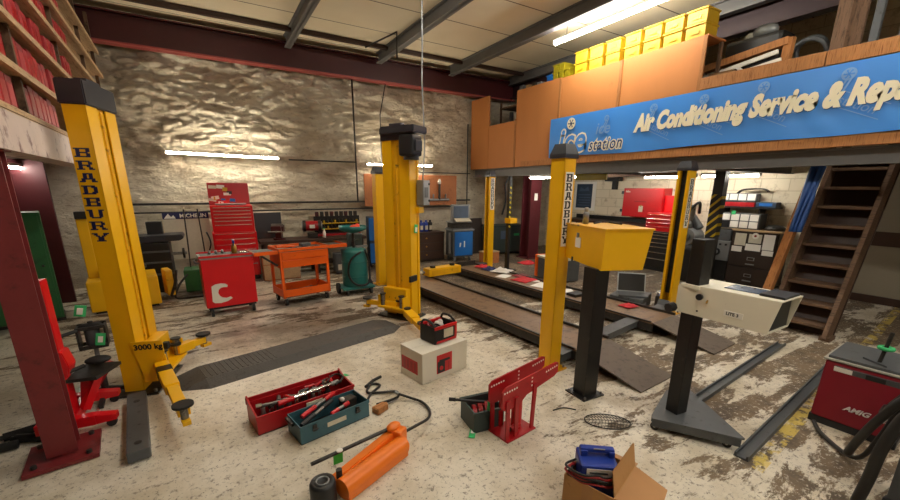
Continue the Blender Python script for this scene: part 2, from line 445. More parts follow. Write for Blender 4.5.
GLYPH = {
 'B': ["######## ", " ##   ## ", " ##   ## ", " ######  ", " ##   ## ", " ##   ## ", "######## "],
 'R': ["#######  ", " ##   ## ", " ##   ## ", " ######  ", " ##  ##  ", " ##   ## ", "####  ###"],
 'A': ["  #####  ", "  ## ##  ", "  ## ##  ", "  ## ##  ", " ####### ", " ##   ## ", "###   ###"],
 'D': ["#######  ", " ##  ### ", " ##   ## ", " ##   ## ", " ##   ## ", " ##  ### ", "#######  "],
 'U': ["###   ###", " ##   ## ", " ##   ## ", " ##   ## ", " ##   ## ", " ##   ## ", "  #####  "],
 'Y': ["###   ###", " ##   ## ", "  ## ##  ", "   ###   ", "   ###   ", "   ###   ", "  #####  "]}
def slab_word(mb, word, x, y, ztop, w, h, pitch, m):
    """stacked slab letters on a face at plane y (facing -y), centred on x"""
    for k, ch in enumerate(word):
        for r, row in enumerate(GLYPH[ch]):
            a = 0
            while a < 9:
                if row[a] == '#':
                    e = a
                    while e < 9 and row[e] == '#': e += 1
                    x0 = x - w / 2 + w * a / 9; x1 = x - w / 2 + w * e / 9
                    z1 = ztop - k * pitch - h * r / 7; z0 = z1 - h / 7
                    mb.box2((x0, y - .002, z0), (x1, y, z1), m); a = e
                else: a += 1
# ------------------------------------------------------------------ camera
cam = bpy.data.cameras.new('camera'); co = bpy.data.objects.new('camera', cam); COL.objects.link(co)
cam.sensor_fit = 'HORIZONTAL'; cam.sensor_width = 36; cam.lens = 392.15 / 900 * 36
cam.shift_y = 39.06 / 900; cam.clip_start = .05
_y, _p, _r = R(31.05), R(14.53), R(-.31)
_f = Vector((math.sin(_y) * math.cos(_p), math.cos(_y) * math.cos(_p), -math.sin(_p)))
_rt = Vector((math.cos(_y), -math.sin(_y), 0)); _up = _rt.cross(_f)
_rt2 = _rt * math.cos(_r) - _up * math.sin(_r); _up2 = _up * math.cos(_r) + _rt * math.sin(_r)
_m = Matrix((_rt2, _up2, -_f)).transposed().to_4x4(); _m.translation = (0, 0, 1.75)
co.matrix_world = _m
S = bpy.context.scene; S.camera = co
S.view_settings.view_transform = 'Standard'; S.view_settings.look = 'None'; S.view_settings.exposure = 0.; S.view_settings.gamma = 1
try: S.cycles.use_denoising = True
except Exception: pass
S.cycles.max_bounces = 7; S.cycles.diffuse_bounces = 4; S.cycles.glossy_bounces = 3
S.cycles.sample_clamp_indirect = 6.
w = bpy.data.worlds.new('world'); S.world = w; w.use_nodes = True
w.node_tree.nodes['Background'].inputs[0].default_value = (.8, .75, .65, 1); w.node_tree.nodes['Background'].inputs[1].default_value = .05

X0, X1, Y0, Y1, ZC = -3.6, 8.9, -4.5, 9.0, 4.48
# ------------------------------------------------------------------ shell
struct(MB().box2((X0 - .2, Y0 - .2, -.2), (X1 + .2, Y1 + .3, 0), 'floor'), 'floor')
struct(MB().box2((X0 - .2, Y0 - .2, ZC), (X1 + .2, Y1 + .3, ZC + .15), 'ceiling'), 'ceiling')
def rubble():
    mb = MB(); bm = mb.bm; i = mb.mi('stone')
    nx, nz = 460, 190; G = []
    for a in range(nx + 1):
        row = []
        for b in range(nz + 1):
            x = X0 + (X1 - X0) * a / nx; z = ZC * b / nz
            k = min(1, max(.25, (z - 1.5) / 1.0))            # coarse rubble above, smoother render below
            if x > 2.9: k *= .55
            p = Vector((x * .9, 3.1, z * 2.1))
            d = noise.fractal(p * 1.25, .9, 2.1, 4) * .09 * k + noise.noise(Vector((x * 4.2, 1, z * 8.5))) * .05 * k + noise.noise(Vector((x * 9, 5, z * 17))) * .022 * k + noise.noise(Vector((x * .5, 7, z * .5))) * .02
            c = noise.noise(Vector((x * 1.1, 4, z * 5.2)))
            q_ = Vector((x * 4.0 + .5 * noise.noise(Vector((x * 3, 0, z * 4))), 0, z * 8.5 + .6 * noise.noise(Vector((x * 1.5, 9, z * 2)))))
            dv, _pv = noise.voronoi(q_); d += .042 * k * min(1, (dv[1] - dv[0]) * 3.) + .03 * k * noise.noise(Vector(_pv[0]) * 3.7)
            d += -.02 * k * max(0, 1 - abs(c) * 6)          # course joints
            row.append(bm.verts.new((x, Y1 + .05 - d, z)))
        G.append(row)
    for a in range(nx):
        for b in range(nz):
            f = bm.faces.new((G[a][b], G[a + 1][b], G[a + 1][b + 1], G[a][b + 1])); f.smooth = True; f.material_index = i
    return mb
struct(rubble(), 'wall_back', fix=False)
struct(MB().box2((X0 - .2, Y0, 0), (X0, Y1 + .2, ZC), 'dark_wall'), 'wall_left')
struct(MB().box2((X1, Y0, 0), (X1 + .2, Y1 + .2, ZC), 'blocks'), 'wall_right')
struct(MB().box2((X0, Y0 - .2, 0), (X1, Y0, ZC), 'plain_wall'), 'wall_front')

M['roof_beam'] = mat('maroon roof beam paint with shade painted in', '#2f1417', .55, 0, .2, 3)  # darker copy of the maroon, shade painted into its colour
# roof steel: beams running away from the viewer, one timber against the back wall
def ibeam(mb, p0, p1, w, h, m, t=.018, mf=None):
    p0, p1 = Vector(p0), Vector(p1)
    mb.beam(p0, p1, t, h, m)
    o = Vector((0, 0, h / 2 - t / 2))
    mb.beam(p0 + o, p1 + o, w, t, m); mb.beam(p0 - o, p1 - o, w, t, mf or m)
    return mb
for k, x in enumerate((1.63, 3.45, 5.22, 7.0)):
    struct(ibeam(MB(), (x, Y0 + .02, 4.375), (x, 8.7, 4.375), .12, .2, 'beam_grey'), 'beam')
struct(MB().box2((X0 + .02, 8.16, 4.405), (X1 - .02, 8.24, 4.475), 'dark_wood'), 'trim_1')
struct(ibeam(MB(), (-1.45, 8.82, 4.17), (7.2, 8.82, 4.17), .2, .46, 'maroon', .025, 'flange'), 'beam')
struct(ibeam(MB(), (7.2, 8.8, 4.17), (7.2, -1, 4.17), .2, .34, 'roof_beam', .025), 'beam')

# ------------------------------------------------------------------ right hand mezzanine
def slab():
    mb = MB()
    for a, b in (((6.05, 2.15), (X1 - .02, 8.9)), ((6.05, -1.5), (X1 - .02, 1.35)), ((7.75, 1.35), (X1 - .02, 2.15))):
        mb.box2((*a, 2.2), (*b, 2.25), 'dark_wood')
    return mb
struct(slab(), 'floor_upper')
struct(ibeam(MB(), (6.12, 8.9, 2.105), (6.12, -1.5, 2.105), .16, .18, 'beam_grey'), 'beam')
for y in (6.95, 5.0, 3.1):
    struct(ibeam(MB(), (6.2, y, 2.1), (X1 - .02, y, 2.1), .1, .18, 'beam_grey'), 'beam')
for (ya, yb, zt) in ((8.93, 8.18, 3.85), (8.17, 7.19, 3.18), (7.18, 5.92, 3.77), (5.91, 4.61, 3.735), (4.60, 3.31, 3.735)):
    struct(MB().box2((5.985, ya, 2.2), (6.02, yb, zt), 'ply', .004), 'wall_right_panel')
for y in (7.185, 5.915, 4.605, 3.32):
    struct(MB().box2((5.97, y - .025, 2.2), (5.986, y + .025, 3.74 if y < 7 else 3.2), 'plank_v'), 'trim_2')
struct(MB().box2((5.985, 3.30, 2.2), (6.02, -1.4, 3.06), 'ply'), 'wall_right_panel')
struct(MB().box2((5.93, 3.28, 3.05), (6.05, 1.98, 3.20), 'plank', .006).box2((5.93, 1.97, 3.05), (6.05, -1.4, 3.20), 'plank', .006), 'trim_3')
struct(MB().box2((5.93, 6.9, 2.2), (5.985, -1.4, 2.31), 'plank', .004), 'trim_4')
struct(MB().box2((X1 - .03, 2.15, .9), (X1 - .005, -1.5, 1.12), 'dark_wood'), 'trim_5')
struct(MB().box2((X1 - .05, 2.2, 0), (X1 - .003, -1.5, .12), 'dark_wood'), 'baseboard_right')
struct(MB().box2((X1 - .02, 2.15, 0), (X1 - .001, -1.5, 2.2), 'plain_wall'), 'wall_right_panel')

# ------------------------------------------------------------------ left hand mezzanine
M['stained'] = mat('stained off white beam paint', '#cbb9ae', .6, 0, .2, 3, '#7c5c58', .4)
LR = R(2.9)    # it runs a little out of square with the back wall
def lx(y): return -.9 - (y - 3) * .05
struct(MB().beam((lx(2.2) - .09, 2.2, 2.05), (lx(8.9) - .09, 8.9, 2.05), .18, .22, 'stained'), 'beam')
struct(MB().quad([(X0, 1.2, 2.17), (lx(1.2), 1.2, 2.17), (lx(8.95), 8.95, 2.17), (X0, 8.95, 2.17)], 'dark_wood').quad([(X0, 1.2, 2.13), (X0, 8.95, 2.13), (lx(8.95), 8.95, 2.13), (lx(1.2), 1.2, 2.13)], 'dark_wood'), 'floor_loft')
c = MB()
c.box((0, 0, 1.0), (.02, .15, 1.9), 'oxide'); c.box((0, .075, 1.0), (.15, .018, 1.9), 'oxide'); c.box((0, -.075, 1.0), (.15, .018, 1.9), 'oxide')
c.box((0, 0, .02), (.36, .36, .025), 'oxide'); c.box((0, 0, 1.945), (.2, .2, .02), 'oxide')
for a in (-.13, .13):
    for b in (-.13, .13): c.cyl((a, b, .03), (a, b, .055), .016, 'dark_steel', seg=6)
struct(c, 'column', loc=(-1.035, 3.27, 0), rotz=R(8))

# ------------------------------------------------------------------ pipes and cables on the back wall (structure trim)
def pipe(pts, r, m='dark_steel', name='trim_6'):
    struct(MB().tube(pts, r, m, 8, 1), name)
pipe([(-1.3, 8.88, 1.43), (5.95, 8.88, 1.43)], .02)
pipe([(-1.3, 8.89, 1.28), (5.9, 8.89, 1.27)], .014)
pipe([(2.9, 8.88, 3.95), (2.9, 8.88, 1.43)], .018)
pipe([(1.5, 8.89, 2.28), (2.9, 8.89, 2.28)], .014)
pipe([(5.85, 8.88, 3.3), (5.85, 8.88, 1.27)], .016)
pipe([(3.3, 8.89, 2.1), (5.95, 8.89, 2.1)], .012)
pipe([(3.66, 8.87, 4.0), (3.5, 8.87, 3.3), (3.5, 8.87, 2.1)], .012)
pipe([(2.95, 8.1, 4.35), (3.3, 7.4, 4.47), (3.3, 7.42, 4.05)], .016)

# ------------------------------------------------------------------ lamps
def tube_lamp(name, a, b, label, m, body=True, r=.019, down=-1, g='fluorescent tubes'):
    """batten fitting with a lit tube; a, b the tube ends"""
    a, b = Vector(a), Vector(b); mid = (a + b) / 2
    t = thing(name, label, 'lamp', mid, 0, g); a2, b2 = a - mid, b - mid
    d = (b2 - a2).normalized()
    MB().cyl(a2, b2, r, m, seg=10).build('tube', t)
    up = Vector((0, 0, .038)) if body is True else Vector(body)
    MB().beam(a2 + up - d * .03, b2 + up + d * .03, .04, .04, 'fitting').build('batten', t)
    for e, s in ((a2, -1), (b2, 1)):
        MB().beam(e + d * s * .012 - up * .4, e + d * s * .012 + up * .7, .05, .02, 'fitting', up=d).build('end_cap', t)
    return t
tube_lamp('wall_light', (-.54, 8.78, 2.32), (1.29, 8.78, 2.29), 'lit fluorescent tube on the stone wall above the red tool chest', 'tube_wall', (0, .045, 0))
tube_lamp('wall_light', (3.12, 8.78, 2.24), (4.75, 8.78, 2.25), 'lit fluorescent tube on the stone wall behind the far two-post lift column', 'tube_wall', (0, .045, 0))
l = tube_lamp('ceiling_light', (5.53, 5.67, 4.2), (5.53, 3.45, 4.2), 'long lit fluorescent batten hanging from the ceiling above the yellow bins', 'tube_on', True, .035)
for y in (.85, -.85): MB().cyl((0, y, .06), (0, y, .24), .005, 'dark_steel', seg=6).build('hanger', l)
for (x, y, w_) in ((1.6, 3.6, 'a'), (5.53, .6, 'b'), (1.8, .2, 'c'), (1.8, -2.6, 'd'), (5.0, -2.4, 'e')):  # unseen battens added for brightness; the first follows a glow on the ceiling
    tube_lamp('ceiling_light', (x, y + 1., 4.22), (x, y - 1., 4.22), 'unseen fluorescent batten added on the ceiling for brightness', 'tube_on', True, .03, g='added ceiling battens out of view')
for a, b, s in (((6.6, 7.3), (6.6, 5.6), 'behind the near four-post lift post, furthest along under the mezzanine'), ((8.0, 5.28), (8.0, 4.25), 'above the red wall cabinet, left of the right lift post'), ((8.0, 4.12), (8.0, 3.21), 'above the parts shelves, right of the right lift post')):
    tube_lamp('bench_light', (*a, 1.975), (*b, 1.975), 'lit fluorescent tube ' + s, 'tube_far')
tube_lamp('loft_light', (-2.2, 7.5, 1.98), (-2.2, 8.4, 1.98), 'lit fluorescent tube under the left loft behind the red column', 'tube_far')

# ------------------------------------------------------------------ banner
t = thing('banner', 'long blue banner reading Air Conditioning Service and Rep across the mezzanine', 'banner', (5.92, 0, 0))
def banner():
    mb = MB(); bm = mb.bm; nt_ = M['banner']; i = mb.mi(nt_); nx, nz = 150, 20; G = []
    for a in range(nx + 1):
        row = []
        for b in range(nz + 1):
            y = 6.05 - 6.05 * a / nx - .0; v = b / nz; z = 2.325 + .715 * v + .012 * math.sin(y * 2.6) * (1 - v)
            d = .010 * noise.noise(Vector((y * 2.2 + z * 1.4, 0, z * 1.1))) + .006 * noise.noise(Vector((y * 6 - z * 4, 3, z * 2)))
            row.append(bm.verts.new((d, y, z)))
        G.append(row)
    for a in range(nx):
        for b in range(nz):
            f = bm.faces.new((G[a][b], G[a + 1][b], G[a + 1][b + 1], G[a][b + 1])); f.smooth = True; f.material_index = i
    return mb
M['banner'] = mat('blue banner vinyl', '#3f8ce0', .42, 0, .06, 2)
M['banner_pale'] = mat('pale blue banner print', '#74a4dc', .45, 0, .05, 4)
M['banner_cream'] = mat('cream banner lettering', '#efe6c6', .5, 0, .04, 4)
M['banner_dark'] = mat('dark blue banner print', '#123a72', .45, 0, .05, 4)
banner().build('sheet', t)
mb = MB()
def bt(s, y, z, size, m, off, dx, shear=.25, ext=.0005, sp=1., wx=1.): mb.text(s, size, m, at(-.017 - dx, y, z) @ NX @ Matrix.Diagonal((wx, 1, 1, 1)), ext, off, shear, spacing=sp)
# main wording with its dark drop shadow
bt('Air Conditioning Service & Repair', 4.177, 2.6205, .33, 'banner_dark', .022, .000, sp=1.02, wx=.655)
bt('Air Conditioning Service & Repair', 4.18, 2.625, .33, 'banner_cream', .021, .0012, sp=1.02, wx=.655)
mb.build('lettering', t)
mb = MB()
def wheel(y, z, r, m, dx, hub=None):
    mb.cyl((-.02 - dx, y, z), (-.022 - dx, y, z), r, m, seg=24)
    if hub:
        for k in range(3):
            a = PI * k / 3; v = Vector((0, math.cos(a), math.sin(a))) * r * .72
            c_ = Vector((-.0235 - dx, y, z)); mb.beam(c_ - v, c_ + v, r * .14, .002, hub, up=(1, 0, 0))
            for s in (-1, 1):
                e = c_ + v * s * .7; q = Vector((0, math.cos(a + .8), math.sin(a + .8))) * r * .24
                mb.beam(e, e + q * s, r * .1, .002, hub, up=(1, 0, 0))
bt('ice', 5.80, 2.41, .60, 'banner_cream', .04, .000, .2, sp=1.05, wx=.9)
bt('station', 5.06, 2.40, .27, 'banner_cream', .022, .001, .2, sp=1.12, wx=.80)
bt('ice', 5.80, 2.41, .60, 'banner', .012, .003, .2, sp=1.05, wx=.9)
bt('station', 5.06, 2.40, .27, 'banner_dark', .002, .004, .2, sp=1.12, wx=.80)
wheel(5.50, 2.90, .10, 'banner_cream', .003, 'banner_dark')
mb.build('logo', t)
for y, z in ((4.85, 2.78), (4.02, 2.78), (3.3, 2.78), (2.62, 2.80), (1.86, 2.78), (1.1, 2.78)):
    s = 1. if y < 4.5 else .8; mb = MB()
    wheel(y - .12, z + .14 * s, .062 * s, 'banner_pale', -.004, 'banner')
    for k in range(2): mb.beam((-.018, y + .0 - k * .06, z - .12), (-.018, y - .12 - k * .03, z + .1 * s), .018, .001, 'banner_pale', up=(1, 0, 0))
    if y < 4.5:
        Tm = at(-.017, y - .06, z - .13) @ NX @ Matrix.Rotation(R(-26), 4, 'Z')
        mb.text('station', .13 * s, 'banner_pale', Tm, .001, 0, .1)
        for q in (-.03, .12):
            a_ = Tm @ Vector((0, q * s, 0)); b_ = Tm @ Vector((.42 * s, q * s, 0)); mb.beam(a_, b_, .008, .001, 'banner_pale', up=(1, 0, 0))
    else:
        bt('ice', y + .1, z - .12, .26, 'banner_pale', .004, -.004, .2)
    mb.build('watermark_print', t)
# ------------------------------------------------------------------ two-post lift columns
def lift_column(label, loc, rotz, mirror, motor):
    """c-section column; the open side is +x locally (mirror: -x).  origin = near inner corner"""
    t = thing('lift_column', label, 'vehicle lift', (*loc, 0), rotz, 'two-post lift columns')
    s = -1 if not mirror else 1                     # the body lies on this side of the opening
    H, W, D = 2.36, .145, .42
    mb = MB()
    mb.box2((s * W, 0, .02), (0, .008, H), 'yellow'); mb.box2((s * W, D - .008, .02), (0, D, H), 'yellow')
    mb.box2((s * W, .008, .02), (s * (W - .008), D - .008, H), 'yellow')
    mb.box2((0, 0, .02), (s * .01, .15, H), 'yellow', .002); mb.box2((0, D - .15, .02), (s * .01, D, H), 'yellow', .002)
    mb.build('column', t)
    mb = MB().box2((s * .07, .15, .03), (s * .015, D - .15, H - .02), 'yellow_dirty', .004)
    mb.cyl((s * .012, D / 2, .3), (s * .012, D / 2, 2.3), .012, 'yellow_dirty', seg=8)
    mb.build('screw_cover', t)
    mb = MB().prism([(-.014, -.014), (W + .014, -.014), (W + .014, D + .014), (-.014, D + .014)], .17, 'cap_grey', at(0, 0, H + .045) @ Matrix.Diagonal((s, 1, 1, 1)), .008)
    mb.box2((s * (W * .7), D * .3, H + .12), (s * .02, D * .75, H + .165), 'cap_grey', .01)
    mb.build('top_cap', t)
    mb = MB().box2((s * (W + .08), -.08, 0), (-s * .13, D + .08, .02), 'dark_steel', .003)
    for a in (-.1, W + .05):
        for b in (-.05, D + .05): mb.cyl((s * a, b, .02), (s * a, b, .045), .014, 'steel', seg=6)
    mb.build('base_plate', t)
    # carriage: bracket on the open side
    q = -s
    car = MB().box2((q * .002, .02, .08), (q * .10, D - .02, .42), 'yellow', .006)
    car.box2((q * .08, .0, .17), (q * .2, .022, .33), 'yellow', .004); car.box2((q * .08, D - .022, .17), (q * .2, D, .33), 'yellow', .004)
    car.box2((q * .06, .0, .16), (q * .22, D, .185), 'yellow', .004)
    for b in (.1, .2, .3): car.cyl((q * .09, b, .29), (q * .1, b, .29), .012, 'dark_steel', seg=8)
    cb = car.build('carriage', t)
    for b, nm in ((.055, 0), (D - .055, 1)):
        cp = MB().cyl((q * .16, b, .15), (q * .16, b, .34), .03, 'steel', seg=14); cp.cyl((q * .16, b, .34), (q * .16, b, .352), .042, 'dark_steel', seg=14)
        cp.build('pivot_pin', cb)
    return t, q, D, H

def arm(t, p0, p1, w=.085, z=.24, band=False):
    p0 = Vector((*p0, z)); p1 = Vector((*p1, z - .01)); d = (p1 - p0).normalized()
    mb = MB().beam(p0, p0 + (p1 - p0) * .55, w, .085, 'yellow', bev=.006)
    mb.beam(p0 + (p1 - p0) * .5, p1, w * .78, .06, 'yellow', bev=.005)
    if band: mb.beam(p0 + (p1 - p0) * .13, p0 + (p1 - p0) * .24, w + .006, .092, 'black_paint')
    else: mb.cyl(p0 + Vector((0, 0, .045)), p0 + Vector((0, 0, .065)), .045, 'dark_steel')
    a = mb.build('arm', t)
    pd = MB().cyl(p1 + Vector((0, 0, -.05)), p1 + Vector((0, 0, .05)), .024, 'steel', seg=12)
    pd.cyl(p1 + Vector((0, 0, .05)), p1 + Vector((0, 0, .066)), .066, 'rubber', seg=20)
    pd.beam(p1 - d * .03 + Vector((0, 0, -.06)), p1 + d * .06 + Vector((0, 0, -.06)), .05, .03, 'yellow')
    pd.build('lifting_pad', a)

lc, q, D, H = lift_column('yellow two-post lift column at the left with navy lettering, nearest the red steel stanchion', (-.685, 4.03), R(-15), False, False)
w_ = MB(); slab_word(w_, 'BRADBURY', -.077, -.0005, 2.02, .112, .066, .09, 'navy'); w_.build('lettering', lc)
mb = MB().box2((.0915, .05, .33), (.093, .35, .398), 'bin_yellow')
mb.text('3000 kg', .07, 'black_plastic', at(.0935, .07, .343) @ Matrix(((0, 0, 1, 0), (1, 0, 0, 0), (0, 1, 0, 0), (0, 0, 0, 1))), .001, .002)
mb.build('rating_plate', lc)
# the plate that faces the viewer on the near end of the bracket
mb = MB().prism([(-.03, .47), (.20, .47), (.2, .34), (.12, .17), (.02, .17)], .012, 'yellow', at(0, -.012, 0) @ XZ)
mb.text('3000 kg', .066, 'black_plastic', at(-.012, -.0195, .40) @ XZ, .001, .002)
mb.build('carriage_plate', lc)
mb = MB().box2((.18, .02, .37), (.225, .07, .43), 'black_plastic', .008); mb.build('lock_block', lc)
def loc2(t, x, y):
    a = t.rotation_euler.z; dx, dy = x - t.location.x, y - t.location.y
    return (dx * math.cos(a) + dy * math.sin(a), -dx * math.sin(a) + dy * math.cos(a))
LA, LB = Vector((*loc2(lc, -.715, 3.86), .05)), Vector((*loc2(lc, -.595, 2.92), .05))
mb = MB().beam(LA, LB, .125, .07, 'gun', bev=.006)
for b in (.18, .88):
    v = LA.lerp(LB, b); mb.cyl(v + Vector((0, 0, .035)), v + Vector((0, 0, .0365)), .022, 'black_plastic', seg=14)
mb.build('base_leg', lc)
arm(lc, loc2(lc, -.53, 3.97), loc2(lc, -.33, 3.02), .10, .24, True)
arm(lc, loc2(lc, -.44, 4.32), loc2(lc, -.22, 4.52), .08, .24)

mc, q, D, H = lift_column('yellow two-post lift column in mid-floor with a black motor under its cap', (2.20, 4.66), R(30), True, True)
mb = MB().box2((-.10, -.12, 2.12), (.12, .09, 2.37), 'black_plastic', .03).cyl((.02, -.02, 2.08), (.02, -.02, 2.36), .095, 'black_plastic', seg=20)
mb.box2((-.05, -.14, 2.18), (.09, -.12, 2.31), 'cap_grey', .008)
mb.build('motor', mc)
MB().prism([(-.12, -.15), (.19, -.15), (.19, .44), (-.03, .44)], .085, 'cap_grey', at(0, 0, 2.43), .012).build('motor_cover', mc)
mb = MB().box2((.17, .0, .02), (.215, .10, 2.12), 'yellow', .004); mb.build('side_channel', mc)
mb = MB().box2((.12, -.13, 1.52), (.28, -.02, 1.84), 'zinc', .012).box2((.15, -.135, 1.62), (.23, -.13, 1.75), 'gun', .003).box2((.12, -.06, 1.42), (.24, .0, 1.5), 'yellow', .01)
for z in (1.58, 1.79): mb.cyl((.255, -.13, z), (.255, -.14, z), .016, 'black_plastic', seg=10)
mb.build('control_box', mc)
mb = MB().tube([(.20, -.07, 1.84), (.25, -.07, 2.3), (.24, -.05, 3.0), (.27, -.04, 3.4), (.26, -.05, 4.52)], .009, 'zinc', 8, 5); mb.build('supply_cable', mc)
mb = MB().box((.10, -.02, 1.22), (.075, .004, .11), 'tag_green', (0, .15, 0)).box((.10, -.023, 1.21), (.045, .004, .06), 'paper', (0, .15, 0)); mb.build('inspection_tag', mc)
mb = MB().box2((.1, -.03, .52), (-.06, -.001, .6), 'black_plastic', .004); mb.build('cable_clamp', mc)
arm(mc, loc2(mc, 2.05, 4.75), loc2(mc, 1.74, 5.13), .09, .2)
arm(mc, loc2(mc, 2.08, 4.55), loc2(mc, 2.0, 3.95), .12, .14)
arm(mc, loc2(mc, 2.24, 5.1), loc2(mc, 2.62, 5.45), .09, .2)

# cover plate between the columns
t = thing('cover_plate', 'long grey rubber-topped drive-over plate between the two-post lift columns', 'ramp', (.72, 4.33, 0), R(13.5))
mb = MB(); L = 1.16
prof = [(-.30, .0), (-.17, .05), (.17, .05), (.27, .0)]
pm = [(x, z) for x, z in prof]
mb.prism([(y, z) for y, z in pm], 2 * L - .3, 'rubber_grey', Matrix(((0, 0, 1, -.0), (1, 0, 0, 0), (0, 1, 0, 0.001), (0, 0, 0, 1))))
mb.build('plate', t)
for s in (-1, 1):
    mb = MB(); x0, x1 = s * (L - .15), s * (L + .05)
    v = [(x0, -.30, .001), (x0, -.17, .051), (x0, .17, .051), (x0, .27, .001), (x1, -.17, .001), (x1, .17, .001)]
    for f in ((0, 4, 1), (1, 4, 5, 2), (2, 5, 3), (0, 3, 5, 4), (0, 1, 2, 3)):
        mb.quad([v[k] for k in f], 'rubber_grey')
    mb.build('end_ramp', t)
mb = MB()
for k in range(15): mb.box((-1.0 + k * .045, .0, .053), (.012, .3, .005), 'rubber_grey')
mb.build('grip_ribs', t)

# ------------------------------------------------------------------ four-post lift
fp = thing('four_post_lift', 'yellow four-post lift with two brown steel runways lowered to the floor', 'vehicle lift', (3.0, 2.5, 0), R(4))
def lift_post(x, y, hgt, side, text_hi, w=.15, d=.15, plate=True):
    """square post, open channel on the side that faces the lift (side=+1: open on +x)"""
    mb = MB(); t_ = .012
    if side > 0:
        mb.box2((x, y, .015), (x + t_, y + d, hgt), 'yellow'); mb.box2((x, y, .015), (x + w, y + t_, hgt), 'yellow', .002); mb.box2((x, y + d - t_, .015), (x + w, y + d, hgt), 'yellow', .002)
    else:
        mb.box2((x + w - t_, y, .015), (x + w, y + d, hgt), 'yellow')
        mb.box2((x, y, .015), (x + w, y + t_, hgt), 'yellow', .002); mb.box2((x, y + d - t_, .015), (x + w, y + d, hgt), 'yellow', .002)
        mb.box2((x - .004, y + .002, .015), (x + .03, y + .035, hgt), 'yellow'); mb.box2((x - .004, y + d - .035, .015), (x + .03, y + d - .002, hgt), 'yellow')
        mb.box2((x + .09, y + .02, .3), (x + w - t_ - .001, y + d - .02, hgt), 'dark_steel')
    p = mb.build('post', fp)
    c = MB(); c.prism([(-.012, -.012), (w + .012, -.012), (w + .012, d + .012), (-.012, d + .012)], .035, 'cap_grey', at(x, y, hgt + .0175))
    lo = [(x - .012, y - .012, hgt + .035), (x + w + .012, y - .012, hgt + .035), (x + w + .012, y + d + .012, hgt + .035), (x - .012, y + d + .012, hgt + .035)]
    up_ = [(x + .015, y + .015, hgt + .12), (x + w - .015, y + .015, hgt + .12), (x + w - .015, y + d - .015, hgt + .12), (x + .015, y + d - .015, hgt + .12)]
    for k in range(4): c.quad([lo[k], lo[(k + 1) % 4], up_[(k + 1) % 4], up_[k]], 'cap_grey')
    c.quad(up_, 'cap_grey'); c.build('post_cap', p)
    b = MB().box2((x - .05, y - .05, 0), (x + w + .05, y + d + .05, .015), 'yellow_dirty')
    for a in (x - .025, x + w + .025):
        for e in (y - .025, y + d + .025): b.cyl((a, e, .015), (a, e, .035), .012, 'steel', seg=6)
    b.build('foot_plate', p)
    if plate:
        l = MB().box2((x + w / 2 - .052, y - .003, text_hi - .635), (x + w / 2 + .052, y - .0005, text_hi + .015), 'paper')
        slab_word(l, 'BRADBURY', x + w / 2, y - .003, text_hi, .088, .066, .0775, 'black_plastic'); l.build('lettering', p)
    return p
lift_post(-.34, .04, 2.0, 1, 1.87)
lift_post(2.44, .28, 1.98, -1, 1.87, .17, .16)
lift_post(2.36, 4.16, 1.97, -1, 1.93, .14, .15)
lift_post(-.19, 4.22, 1.97, 1, 1.9, .14, .15, False)
for x0 in (0, 1.45):
    mb = MB().box2((x0, 0, .145), (x0 + .55, 4.15, .165), 'runway')
    for s in (x0, x0 + .52): mb.box2((s, 0, .05), (s + .03, 4.15, .145), 'dark_steel')
    mb.box2((x0 + .25, 0, .05), (x0 + .28, 4.15, .145), 'dark_steel')
    mb.box2((x0 + .53, .0, .165), (x0 + .56, 4.15, .195), 'dark_steel'); mb.box2((x0 - .01, .02, .165), (x0 + .012, 4.15, .18), 'dark_steel')
    rw = mb.build('runway', fp)
    v = [(x0, 0, .166), (x0 + .55, 0, .166), (x0 + .56, -.70, .012), (x0 + .01, -.70, .012)]
    u_ = [(a, b, c - .012) for a, b, c in v]; mb = MB(); mb.quad(v, 'ramp'); mb.quad(u_, 'ramp')
    for k in range(4): mb.quad([v[k], v[(k + 1) % 4], u_[(k + 1) % 4], u_[k]], 'ramp')
    mb.build('drive_on_ramp', rw)
    mb = MB().box2((x0 + .02, 4.12, .165), (x0 + .53, 4.15, .26), 'dark_steel', .004); mb.build('wheel_stop', rw)
for a, b in (((-.19, .1), (2.44, .34)), ((-.05, 4.29), (2.36, 4.25))):
    MB().beam((*a, .10), (*b, .10), .13, .08, 'gun', bev=.004).beam((*a, .145), (*b, .145), .16, .012, 'gun').build('cross_beam', fp)
# carriage guard of the right post
MB().prism([(0, 0), (.16, 0), (.16, .18), (.06, .2), (0, .08)], .14, 'gun', at(2.34, .36, .02) @ XZ).build('chain_guard', fp)
# yellow jacking beam between the runways at the far end
t = thing('jacking_beam', 'yellow jacking beam resting across the gap at the far end of the runways', 'jack', (3.55, 6.18, .247), R(6))
mb = MB().box2((-.36, -.11, -.05), (.36, .09, .09), 'yellow', .008).box2((-.30, -.114, -.02), (.30, -.11, .06), 'yellow_dirty'); mb.build('body', t)
for s in (-1, 1): MB().cyl((s * .22, -.01, .09), (s * .22, -.01, .13), .05, 'dark_steel').build('saddle', t)
MB().cyl((-.42, .05, .01), (-.95, .08, .01), .035, 'paper_old', seg=12).cyl((-.42, .05, .01), (.42, .05, .01), .025, 'steel', seg=12).build('slide_bar', t)

# ------------------------------------------------------------------ lift console
t = thing('lift_console', 'yellow lift control box on a black square pedestal beside the near four-post lift post', 'control console', (2.63, 2.03, 0), 0)
a0 = R(-3)
mb = MB().box((0.0, .03, .57), (.15, .13, 1.12), 'black_paint', (0, 0, a0), .004); mb.build('pedestal', t)
mb = MB().box((0, .03, .006), (.24, .22, .012), 'black_paint', (0, 0, a0)); 
for k in ((-.1, -.06), (.1, -.06), (-.1, .12), (.1, .12)): mb.cyl((*k, .012), (*k, .03), .01, 'steel', seg=6)
mb.build('base_plate', t)
box = MB()
